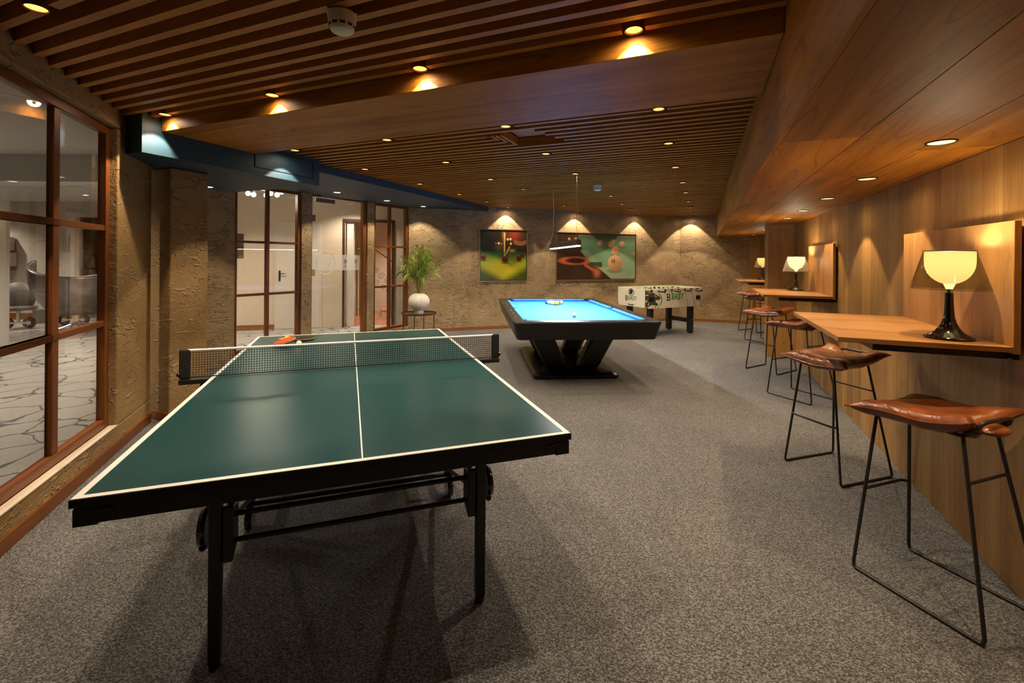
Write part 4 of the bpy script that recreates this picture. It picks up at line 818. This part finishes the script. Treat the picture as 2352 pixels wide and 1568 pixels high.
for i in range(8):
    x0 = -0.6 + i*0.172; s = -1 if i % 2 == 0 or i == 5 else 1; ext = rnd.uniform(0.12, 0.26)
    rdd = MB().tube([(x0, s*(FWD+ext), rz_), (x0, -s*(FWD+0.30-ext), rz_)], 0.006, 8).build('rod', 'chrome', fo, smooth=True)
    MB().tube([(x0, s*(FWD+ext-0.01), rz_), (x0, s*(FWD+ext+0.12), rz_)], 0.015, 10, rad=[0.012, 0.016]).build('grip', 'black_satin', rdd, smooth=True)
    for sy in (-1, 1): MB().lathe([(0.022,-0.012),(0.024,0.0),(0.014,0.012)], 14, Matrix.Translation((x0, sy*(FWD+0.008), rz_)) @ Matrix.Rotation(sy*-math.pi/2, 4, 'X')).build('bushing', 'black_gloss', rdd, smooth=True)
    for kk in range((1,2,3,5,5,3,2,1)[i]):
        n_ = (1,2,3,5,5,3,2,1)[i]; yy = (kk-(n_-1)/2)*0.12
        MB().box(x0-0.012, x0+0.012, yy-0.014, yy+0.014, rz_-0.06, rz_+0.03).build('player', 'white_paint' if i % 2 else 'logo_black', rdd, bevel=0.004)
def front(parent, mb, name, mat): return mb.build(name, mat, parent)
yf = -FWD-0.001
def fpoly(pts, y=yf, th=0.0012):
    return MB().prism(pts, y-th, y, Matrix(((1,0,0,0),(0,0,1,0),(0,1,0,0),(0,0,0,1))))
# lion head mark (built as flat print pieces)
head = [(-0.748,0.60),(-0.748,0.87),(-0.66,0.865),(-0.56,0.83),(-0.48,0.79),(-0.40,0.755),(-0.375,0.735),(-0.385,0.705),(-0.41,0.69),(-0.47,0.70),(-0.50,0.68),(-0.49,0.65),(-0.45,0.63),(-0.43,0.605),(-0.45,0.585),(-0.52,0.60),(-0.60,0.61),(-0.66,0.585),(-0.70,0.565)]
fpoly(head).build('lion_mark', 'logo_dark', fo)
for pts in ([(-0.745,0.79),(-0.69,0.80),(-0.66,0.79),(-0.70,0.78),(-0.745,0.775)], [(-0.70,0.85),(-0.62,0.83),(-0.58,0.805),(-0.64,0.825),(-0.70,0.84)], [(-0.53,0.785),(-0.48,0.765),(-0.47,0.745),(-0.51,0.76)], [(-0.74,0.69),(-0.70,0.70),(-0.715,0.66),(-0.745,0.65)], [(-0.69,0.62),(-0.655,0.655),(-0.665,0.61),(-0.685,0.595)]):
    fpoly(pts, yf-0.0013, 0.0006).build('lion_highlight', 'beige_lam', fo)
arc = [(-0.56+0.235*math.cos(a), 0.69+0.155*math.sin(a)) for a in [math.radians(-40+8*i) for i in range(12)]] + [(-0.56+0.205*math.cos(a), 0.69+0.145*math.sin(a)) for a in [math.radians(48-8*i) for i in range(12)]]
fpoly(arc).build('green_arc', 'logo_green', fo)
wall_text('B', 0.19, 'logo_black', fo, (-0.165, yf-0.001, 0.725), bold=0.001); wall_text('EAST', 0.15, 'logo_green', fo, (0.075, yf-0.001, 0.735), bold=0.003); wall_text('BY GAMEPOINT', 0.024, 'logo_dark', fo, (0.06, yf-0.001, 0.655), spacing=1.4) if False else None
for x0, nm_ in ((-0.60, 'ball_return'), (0.63, 'ball_return')):
    fb_ = fpoly([(x0-0.06,0.67),(x0+0.06,0.67),(x0+0.06,0.745),(x0-0.06,0.745)], yf-0.001, 0.006).build(nm_, 'black_satin', fo, bevel=0.003); fpoly([(x0-0.02,0.685),(x0+0.04,0.685),(x0+0.04,0.73),(x0-0.02,0.73)], yf-0.0072, 0.002).build('slot', 'vent_black', fb_)
for x0, z0 in ((-0.5,0.57),(-0.43,0.56),(0.52,0.60),(0.52,0.64),(-0.2,0.79),(0.35,0.82),(0.70,0.63)): MB().sphere(0.009, 8, 6, (x0, yf, z0)).build('bolt', 'black_metal', fo)
# short end
ex = -FLN+0.003
def epoly(pts, x=ex, th=0.001): return MB().prism(pts, x-th, x, Matrix(((0,0,1,0),(1,0,0,0),(0,1,0,0),(0,0,0,1))))
me_ = text_mesh('B', 0.14, False, 0.0008, 0.001); mk('lettering', me_, 'logo_black', fo, (ex-0.001, 0.125, 0.70), rot=(math.pi/2, 0, -math.pi/2))
me_ = text_mesh('EAST', 0.10, False, 0.0008, 0.002); mk('lettering', me_, 'logo_green', fo, (ex-0.001, -0.035, 0.705), rot=(math.pi/2, 0, -math.pi/2))
MB().tube([(ex-0.001, 0.0+0.075*math.cos(a), 0.82+0.065*math.sin(a)) for a in [2*math.pi*i/32 for i in range(32)]], 0.004, 6, True).build('logo_ring', 'logo_black', fo)
epoly([(0.05,0.79),(0.04,0.86),(0.0,0.88),(-0.045,0.855),(-0.05,0.82),(-0.02,0.815),(-0.035,0.79),(-0.01,0.775),(0.01,0.79),(0.03,0.77)]).build('lion_mark', 'logo_black', fo)
epoly([(0.1,0.592),(0.08,0.602),(0.06,0.588),(0.03,0.60),(0.0,0.588),(-0.03,0.602),(-0.06,0.59),(-0.1,0.60),(-0.06,0.578),(0.0,0.576),(0.06,0.576)]).build('small_mark', 'logo_black', fo)

# ================================================================== PLANT ON SIDE TABLE
px_, py_ = -1.60, 7.9
sdt = thing('side_table', 'round dark metal side table under the potted palm', 'table', (px_, py_, 0), 0.3)
MB().lathe([(0.0,0.462),(0.295,0.462),(0.30,0.466),(0.30,0.488),(0.294,0.488),(0.292,0.472),(0.0,0.472)], 40, cap=False).build('tray_top', 'sign_brown', sdt, smooth=True)
for k in range(4):
    a = k*math.pi/2+0.2; MB().tube([(0.27*math.cos(a),0.27*math.sin(a),0.005),(0.27*math.cos(a),0.27*math.sin(a),0.463)], 0.007, 8).build('leg', 'black_metal', sdt)
MB().tube([(0.27*math.cos(a),0.27*math.sin(a),0.008) for a in [2*math.pi*i/36 for i in range(36)]], 0.007, 8, True).build('base_ring', 'black_metal', sdt)
pl_ = thing('potted_palm', 'green areca palm in a round white footed pot', 'plant', (px_+0.0, py_, 0.473), 0)
prof = [(0.0,0.0),(0.075,0.0),(0.078,0.004),(0.078,0.05),(0.085,0.055)]
for i in range(1, 16):
    a = -0.95 + 2.15*i/15; prof.append((0.178*math.cos(a)+0.004, 0.205+0.152*math.sin(a)))
prof += [(0.062,0.335),(0.06,0.32)]
pot = MB().lathe(prof, 48, cap=False)
pot.v = [(x*(1+0.025*math.cos(12*math.atan2(y,x))*max(0,min(1,(z-0.1)/0.2))), y*(1+0.025*math.cos(12*math.atan2(y,x))*max(0,min(1,(z-0.1)/0.2))), z) for x, y, z in pot.v]
pot.build('pot', 'pot_white', pl_, smooth=True); MB().lathe([(0.062,0.318),(0.062,0.324)], 20).build('soil', 'soil', pl_)
r6 = random.Random(11)
for i in range(26):
    a = i*2.4 + r6.uniform(-0.3,0.3); lean = r6.uniform(0.10, 0.36) if i > 5 else r6.uniform(0.04,0.13); H = r6.uniform(0.50, 0.90) if i > 5 else r6.uniform(0.78, 0.96)
    base = Vector((0.03*math.cos(a), 0.03*math.sin(a), 0.32)); pts = []
    for j in range(13):
        t = j/12; rr = lean*(t**2.0); zz = H*(t - (0.05+0.30*lean/0.36)*t**4); pts.append(base + Vector((rr*math.cos(a), rr*math.sin(a), zz)))
    st_ = MB().tube([tuple(p) for p in pts], 0.004, 6, rad=[0.0070*(1-0.85*j/12)+0.0008 for j in range(13)]).build('frond_stem', 'stem', pl_, smooth=True)
    lf = MB()
    for j in range(5, 13):
        for sub in (0.0, 0.33, 0.66):
            if j == 12 and sub: continue
            p = pts[j].lerp(pts[min(12,j+1)], sub); tng = (pts[min(12,j+1)]-pts[j-1]).normalized(); side = tng.cross(Vector((math.sin(a*3.1), math.cos(a*2.3), 0.4))).normalized(); t = (j+sub)/12
            for s in (-1, 1):
                Ln = (0.11+0.09*math.sin(math.pi*min(1,(t-0.38)/0.7)))*r6.uniform(0.8,1.15); dr = (tng*0.7 + side*s*0.9 + Vector((r6.uniform(-0.2,0.2),r6.uniform(-0.2,0.2),r6.uniform(-0.15,0.3)))).normalized()
                wv = dr.cross(tng).cross(dr).normalized()*0.0052 if r6.random() < 0.5 else dr.cross(Vector((0,0,1))).normalized()*0.0052
                q1 = p + dr*Ln*0.55 + Vector((0,0,0.008)); q2 = p + dr*Ln + Vector((0,0,-0.3*Ln)); lf.add([tuple(p-wv*0.3), tuple(p+wv*0.3), tuple(q1+wv), tuple(q1-wv), tuple(q2)], [(0,1,2,3),(3,2,4)])
    lf.build('frond_leaves', 'leaf_b' if i % 3 == 0 or H > 0.82 else 'leaf_a', st_)

# ================================================================== PICTURES
def smooth(e0, e1, x):
    t = max(0, min(1, (x-e0)/(e1-e0))); return t*t*(3-2*t)
def mixc(a, b, t): return tuple(a[i]*(1-t)+b[i]*t for i in range(3))
def paint1(x, y):   # x right, y down, 0..1
    bgc = mixc((0.010,0.012,0.006), (0.05,0.028,0.010), smooth(0.35,0.8,x)*smooth(0.45,0.1,y)+0.2*smooth(0.2,0.3,x)); c = bgc
    if y < 0.41: c = mixc(c, (0.16,0.09,0.02), 0.7*math.exp(-((x-0.4)**2/0.006+(y-0.34)**2/0.01)))
    g = mixc((0.008,0.10,0.02), (0.34,0.36,0.008), smooth(0.43,0.70,y)); g = mixc(g, (0.55,0.42,0.006), 0.8*math.exp(-((x-0.5)**2/0.10+(y-0.80)**2/0.02))); g = mixc(g, (0.05,0.07,0.003), smooth(0.85,1.06,y+0.25*abs(x-0.5)*2-0.05))
    c = mixc(c, g, smooth(0.40,0.45,y))
    c = mixc(c, (0.42,0.045,0.02), 0.8*math.exp(-((x-0.74)**2/0.018+(y-0.09)**2/0.012)))
    c = mixc(c, (0.40,0.13,0.04), 0.9*math.exp(-((x-0.50)**2/0.0016+(y-0.10)**2/0.012)))
    c = mixc(c, (0.42,0.15,0.05), 0.85*smooth(0.02,0.0,abs(y-0.20-0.05*math.sin(x*9))-0.035)*smooth(0.70,0.74,x))
    for lx, ly, r in ((0.585,0.17,0.030),(0.645,0.165,0.030),(0.39,0.255,0.030),(0.45,0.26,0.024),(0.655,0.26,0.028),(0.33,0.255,0.02)): c = mixc(c, (0.85,0.72,0.40) if r > 0.026 else (0.45,0.22,0.05), smooth(r, r*0.6, math.hypot(x-lx, y-ly)))
    c = mixc(c, (0.78,0.46,0.10), smooth(0.020,0.012,abs(x-0.515-0.0*y))*smooth(0.02,0.06,y)*smooth(0.52,0.48,y))
    c = mixc(c, (0.65,0.33,0.06), smooth(0.022,0.012,abs(x-0.53-(0.50-y)*0.55))*smooth(0.30,0.34,y)*smooth(0.53,0.48,y))
    c = mixc(c, (0.60,0.34,0.08), 0.8*math.exp(-((x-0.68)**2/0.004+(y-0.40)**2/0.0009)))
    c = mixc(c, (0.01,0.008,0.005), smooth(0.014,0.006,abs((x-0.47)*0.7+(y-0.49)*0.7))*smooth(0.06,0.03,abs(x-0.48)) + smooth(0.014,0.006,abs((x-0.575)*0.7-(y-0.49)*0.7))*smooth(0.05,0.03,abs(x-0.575)))
    for bx, by, r in ((0.91,0.49,0.045),(0.06,0.54,0.062),(0.84,0.555,0.062),(0.53,0.575,0.076)):
        d = math.hypot(x-bx, y-by); c = mixc(c, (0.02,0.02,0.0), 0.6*smooth(r*1.2, r*0.7, math.hypot((x-bx)*0.8, (y-by-r)*2.5)))
        bc = mixc((0.09,0.012,0.010), (0.33,0.03,0.02), smooth(0.0,-r*0.9,(y-by))); c = mixc(c, bc, smooth(r, r*0.90, d))
    return c
def paint2(x, y):   # aspect 1.92 : 1
    X = x*1.88
    c = mixc((0.05,0.022,0.010), (0.030,0.014,0.008), smooth(0.1,0.9,y)); c = mixc(c, (0.02,0.016,0.008), smooth(0.12,0.0,y))
    g = mixc((0.10,0.21,0.12), (0.24,0.36,0.20), smooth(0.2,1.0,x)*smooth(0.0,0.8,y)); g = mixc(g, (0.06,0.075,0.04), smooth(0.22,0.05,y))
    edge = 0.58 + 0.62*max(0,(y-0.36)) if y > 0.36 else 0.58 - 0.9*(0.36-y)*0.35
    c = mixc(c, g, smooth(edge-0.01, edge+0.01, X-0.0))
    # rail
    a0 = 0.52+0.86*(y-0.36); a1 = 0.60+0.98*(y-0.36)
    if 0.36 < y < 0.66: c = mixc(c, (0.20,0.30,0.17), smooth(a0-0.005,a0+0.01,X)*smooth(a1+0.12,a1+0.10,X)*smooth(0.66,0.65,y))
    if 0.62 < y < 0.75: c = mixc(c, (0.025,0.05,0.025), smooth(0.70,0.72,X)*smooth(1.06,1.05,X)*smooth(0.62,0.63,y)*smooth(0.745,0.735,y))
    if y > 0.74: e2 = 0.95+1.25*(y-0.74); c = mixc(mixc(c,(0.035,0.015,0.008),1.0 if X < e2 else 0.0), (0.30,0.36,0.20), smooth(e2,e2+0.02,X)*smooth(e2+0.55+0.6*(y-0.74),e2+0.40+0.5*(y-0.74),X))
    # glowing pocket
    d = abs(math.hypot((X-0.42)/0.31, (y-0.595)/0.075) - 1); c = mixc(c, (0.45,0.09,0.03), smooth(0.45,0.05,d)*smooth(0.80,0.68,X))
    c = mixc(c, (0.55,0.16,0.05), 0.95*math.exp(-((X-0.93)**2/0.006+(y-0.86)**2/0.012))); c = mixc(c, (0.50,0.10,0.03), 0.9*smooth(0.05,0.02,abs(y-0.70-(X-0.66)*0.55))*smooth(0.6,0.66,X)*smooth(0.95,0.85,X))
    for bx, by, r in ((0.27,0.115,0.034),(0.42,0.11,0.034)): c = mixc(c, (0.50,0.22,0.10), smooth(r, r*0.8, math.hypot(X-bx, y-by)))
    for bx, by, r in ((1.33,0.15,0.050),(1.01,0.20,0.073),(1.27,0.215,0.082),(1.55,0.21,0.076),(1.88,0.43,0.06),(1.38,0.36,0.108),(1.375,0.64,0.192)):
        dd = math.hypot(X-bx, y-by); bl = 0.88 if r > 0.15 else 0.8; c = mixc(c, (0.03,0.05,0.03), 0.5*smooth(r*1.3, r*0.6, math.hypot((X-bx), (y-by-r*0.9)*3)))
        bc = mixc((0.56,0.33,0.17), (0.36,0.17,0.08), smooth(-r, r, (y-by)*0.8+(X-bx)*0.5)); c = mixc(c, bc, smooth(r, r*bl, dd))
    return c
def picture(label, x0, x1, z0, z1, fn, nx, nz):
    # x along the picture wall from K
    t = thing('framed_picture', label, 'picture', (KX + math.cos(pa)*x0, KY + math.sin(pa)*x0, z0), pa, 'framed billiard pictures')
    w, hgt = x1-x0, z1-z0; fr = MB(); f_ = 0.014
    fr.box(0, w, -0.035, -0.003, 0, f_).box(0, w, -0.035, -0.003, hgt-f_, hgt).box(0, f_, -0.035, -0.003, f_, hgt-f_).box(w-f_, w, -0.035, -0.003, f_, hgt-f_); fr.build('frame', 'frame_gold', t)
    bd_ = MB(); g_ = 0.03; bd_.box(f_, w-f_, -0.024, -0.004, f_, hgt-f_); bd_.build('backing', 'logo_black', t)
    cv = MB(); cv.grid(nx, nz, lambda u, v: (g_ + (w-2*g_)*u, -0.026, g_ + (hgt-2*g_)*v)); me = cv.mesh('print'); me.flip_normals()
    col = me.color_attributes.new('print', 'FLOAT_COLOR', 'POINT')
    for i, v in enumerate(me.vertices):
        u_ = (v.co.x-g_)/(w-2*g_); v_ = 1-(v.co.z-g_)/(hgt-2*g_); c = fn(u_, v_); col.data[i].color = (*c, 1)
    mk('print', me, 'print', t)
    return t
def wx(x, y): return (x-KX)*math.cos(pa) + (y-KY)*math.sin(pa)
picture('square framed picture of a snooker player aiming at red balls', wx(-0.667, 9.18), wx(0.312, 9.543), 0.965, 2.028, paint1, 150, 156)
p2 = picture('wide framed picture of cream billiard balls on green cloth', wx(0.928, 9.77), wx(2.826, 10.469), 0.97, 2.013, paint2, 260, 140)
m13 = text_mesh('13', 0.10, False, 0.0005, 0.004); w2 = wx(2.826, 10.469)-wx(0.928, 9.77)
mk('printed_number', m13, 'logo_black', p2, (0.03+(w2-0.06)*0.705, -0.0275, 1.043-0.03-(0.983)*0.60), rot=(math.pi/2, 0.25, 0))

# ================================================================== BAR TABLES, LAMPS, STOOLS
def bar_table(q0, q1, label):
    t = thing('bar_table', label, 'bar table', (*PQ(0.9, (q0+q1)/2), 0), -TH, 'oak wall bar tables'); h_ = (q1-q0)/2; ZT = 1.071; d0, d1_ = 0.60-0.9, 1.246-0.9
    MB().box(d0, d1_-0.024, -h_, h_, ZT-0.024, ZT).build('table_top', 'bar_wood', t, bevel=0.002)
    MB().box(d1_-0.024, d1_, -h_, h_, ZT-0.030, 1.61).build('back_panel', 'bar_wood_z', t, bevel=0.002)
    MB().box(d0+0.16, d1_, -h_+0.09, h_-0.09, ZT-0.066, ZT-0.025).build('support_box', 'black_satin', t, bevel=0.002)
    MB().box(d1_+0.001, P_WALL-0.9-0.001, -h_-0.035+0.08, h_-0.05, ZT-0.06, 1.57).build('standoff', 'black_satin', t); return t
bar_table(2.61, 3.765, 'nearest oak bar table with upright back panel and glowing lamp')
bar_table(5.52, 6.68, 'middle oak bar table before the oak column')
bar_table(8.95, 10.07, 'farthest oak bar table half hidden by the oak column')
LAMP_W = 7.5
def bar_lamp(p, q, label, bowl, shade, wk=1.0):
    x, y = PQ(p, q); t = thing('table_lamp', label, 'lamp', (x, y, 1.0715), 0, 'table lamps on the bar tables')
    prof = [(0.0,0.0),(0.088,0.0),(0.092,0.004),(0.089,0.010),(0.072,0.018),(0.053,0.032),(0.037,0.052),(0.027,0.075),(0.0205,0.10),(0.0175,0.14),(0.016,0.18),(0.0155,0.215),(0.0,0.215)]
    MB().lathe(prof, 40, cap=False).build('base', 'black_gloss', t, smooth=True); MB().lathe([(0.0145,0.215),(0.0145,0.232)], 20).build('collar', 'chrome', t, smooth=True)
    bp_ = [(0.012,0.232),(0.02,0.252)] + [(0.090*math.sin(math.radians(a)), 0.358-0.104*math.cos(math.radians(a))) for a in range(14, 91, 8)] + [(0.0905,0.408),(0.0885,0.408)] + [(0.088*math.sin(math.radians(a)), 0.358-0.101*math.cos(math.radians(a))) for a in range(86, 10, -8)]
    MB().lathe(bp_, 40, cap=False).build('diffuser_bowl', bowl, t, smooth=True)
    MB().lathe([(0.0885,0.4085),(0.0945,0.4085),(0.0945,0.4135),(0.0885,0.4135),(0.0885,0.4085)], 48, cap=False).build('rim', 'grey_metal', t, smooth=30)
    MB().lathe([(0.1445,0.230),(0.0935,0.408),(0.092,0.408),(0.143,0.230),(0.1445,0.230)], 48, cap=False).build('shade', shade, t, smooth=30)
    point(t, (0,0,0.375), LAMP_W*wk, (1,0.84,0.56), 0.03)
    return t
bar_lamp(1.075, 2.78, 'dimmer yellow table lamp with smoked shade on the nearest bar table', 'bowl_yellow', 'glass_shade')
bar_lamp(1.06, 6.50, 'bright white table lamp with clear shade on the middle bar table', 'bowl_white', 'glass_shade_clear', 1.6)
bar_lamp(1.05, 9.75, 'table lamp mostly hidden by the oak column on the farthest bar table', 'bowl_yellow', 'glass_shade_clear')

def seat_mesh():
    # pillow pad: plan coordinates a (left-right), b (back-front) in -1..1
    def mid(a, b):
        wx_ = 0.185 + 0.012*b; x = a*wx_; y = 0.03 + b*0.195
        # pull corners outward into tips
        cr = (abs(a)**3)*(abs(b)**3); x += math.copysign(0.046, a)*cr; y += math.copysign(0.024, b)*cr
        # rear centre notch for the handle
        if b < 0: y += 0.045*((-b)**3)*math.exp(-(a/0.45)**2)
        z = 0.752 + 0.010*b
        rear = max(0, -b)**2.0; z += rear*(0.086*(1-(1-abs(a))**1.8)**1.3 - 0.010)
        fr_ = max(0, b)**2; z += -0.030*fr_*(1-0.3*abs(a)) + 0.018*abs(a)**2*fr_
        z += 0.026*abs(a)**2*(1-abs(b)**2)*0.6 - 0.012*math.exp(-(a*a+b*b)/0.4)
        return x, y, z
    def th(a, b): return 0.043*((1-abs(a)**7)*(1-abs(b)**7))**0.55 * (1+0.10*math.sin(17*a+3*b)*abs(b)**3+0.07*math.sin(13*b-4*a)*abs(a)**3)
    n = 30; mb = MB()
    top = lambda u, v: (lambda a, b: (lambda m_: (m_[0], m_[1], m_[2]+th(a,b)+0.003))(mid(a,b)))(2*u-1, 2*v-1)
    bot = lambda u, v: (lambda a, b: (lambda m_: (m_[0], m_[1], m_[2]-th(a,b)*0.75-0.003))(mid(a,b)))(2*u-1, 2*v-1)
    mb.grid(n, n, top); n0 = len(mb.v); mb.grid(n, n, bot)
    idx = lambda i, j: j*(n+1)+i
    per = [idx(i,0) for i in range(n)] + [idx(n,j) for j in range(n)] + [idx(n-i,n) for i in range(n)] + [idx(0,n-j) for j in range(n)]
    for k in range(len(per)): a, b = per[k], per[(k+1)%len(per)]; mb.f.append((a, b, b+n0, a+n0))
    seam = [tuple(Vector(mb.v[p]).lerp(Vector(mb.v[p+n0]), 0.5)) for p in per]
    return mb, seam
def make_stool():
    t = thing('bar_stool', 'x', 'stool', (0,0,0), 0, 'brown leather bar stools')
    sm, seam = seat_mesh(); s_ = sm.build('seat_pad', 'leather', t, smooth=60); MB().tube(seam, 0.0035, 6, True).build('piping', 'leather', s_, smooth=True)
    # tongue under the handle
    tg = MB().sphere(0.05, 20, 12, (0, -0.168, 0.762), (1.45, 0.85, 0.42)).build('rear_tongue', 'leather', t, smooth=True)
    for s in (-1, 1):
        f0 = (s*0.20, 0.236, 0.009); b0 = (s*0.20, -0.236, 0.009); ft = (s*0.115, 0.19, 0.735); bt = (s*0.115, -0.125, 0.735)
        MB().tube([ft, (s*0.198, 0.235, 0.03)], 0.0075, 8).build('leg', 'black_metal', t, smooth=True); MB().tube([bt, (s*0.198, -0.233, 0.03)], 0.0075, 8).build('leg', 'black_metal', t, smooth=True)
        MB().tube([(s*0.198,0.235,0.032),(s*0.2,0.232,0.014),(s*0.2,0.222,0.008),(s*0.2,-0.222,0.008),(s*0.2,-0.230,0.014),(s*0.198,-0.233,0.032)], 0.0075, 8).build('runner', 'black_metal', t, smooth=True)
    def at_z(a, b, z): k_ = (z-a[2])/(b[2]-a[2]); return tuple(a[i]+(b[i]-a[i])*k_ for i in range(3))
    fl_ = at_z((0.20,0.236,0.009),(0.115,0.19,0.735),0.36); bl_ = at_z((0.20,-0.236,0.009),(0.115,-0.125,0.735),0.56)
    MB().tube([(-fl_[0],fl_[1],fl_[2]),(-fl_[0]+0.03,fl_[1]+0.02,fl_[2]),(fl_[0]-0.03,fl_[1]+0.02,fl_[2]),fl_], 0.007, 8).build('footrest', 'black_metal', t, smooth=True)
    MB().tube([(-bl_[0],bl_[1],bl_[2]), bl_], 0.006, 8).build('rear_bar', 'black_metal', t, smooth=True)
    MB().tube([(-0.115,0.19,0.735),(0.115,0.19,0.735),(0.115,-0.125,0.735),(-0.115,-0.125,0.735)], 0.007, 8, True).build('seat_frame', 'black_metal', t)
    MB().tube([(-0.105,-0.125,0.738),(-0.108,-0.165,0.775),(-0.10,-0.175,0.797),(-0.075,-0.178,0.804),(0.075,-0.178,0.804),(0.10,-0.175,0.797),(0.108,-0.165,0.775),(0.105,-0.125,0.738)], 0.008, 10).build('handle', 'black_metal', t, smooth=True)
    return t
st0 = make_stool()
STOOLS = [((1.873,1.982), 109.6, 'front-most brown leather bar stool at the near side of the nearest bar table'),
          ((2.248,3.150), -161.7, 'brown leather bar stool at the far side of the nearest bar table'),
          ((3.054,4.815), 115.0, 'brown leather bar stool at the near side of the middle bar table'),
          ((3.411,6.003), -148.3, 'brown leather bar stool at the far side of the middle bar table'),
          ((4.50,8.15), 109.5, 'brown leather bar stool half behind the oak column, nearer of the two'),
          ((4.95,9.30), -152.0, 'brown leather bar stool farthest away, before the dark oak panel')]
for i, (c_, ang, lab) in enumerate(STOOLS):
    o = st0 if i == 0 else dup(st0, (0,0,0), 0); o.location = (*c_, 0); o.rotation_euler = (0,0,math.radians(ang-90)); o['label'] = lab
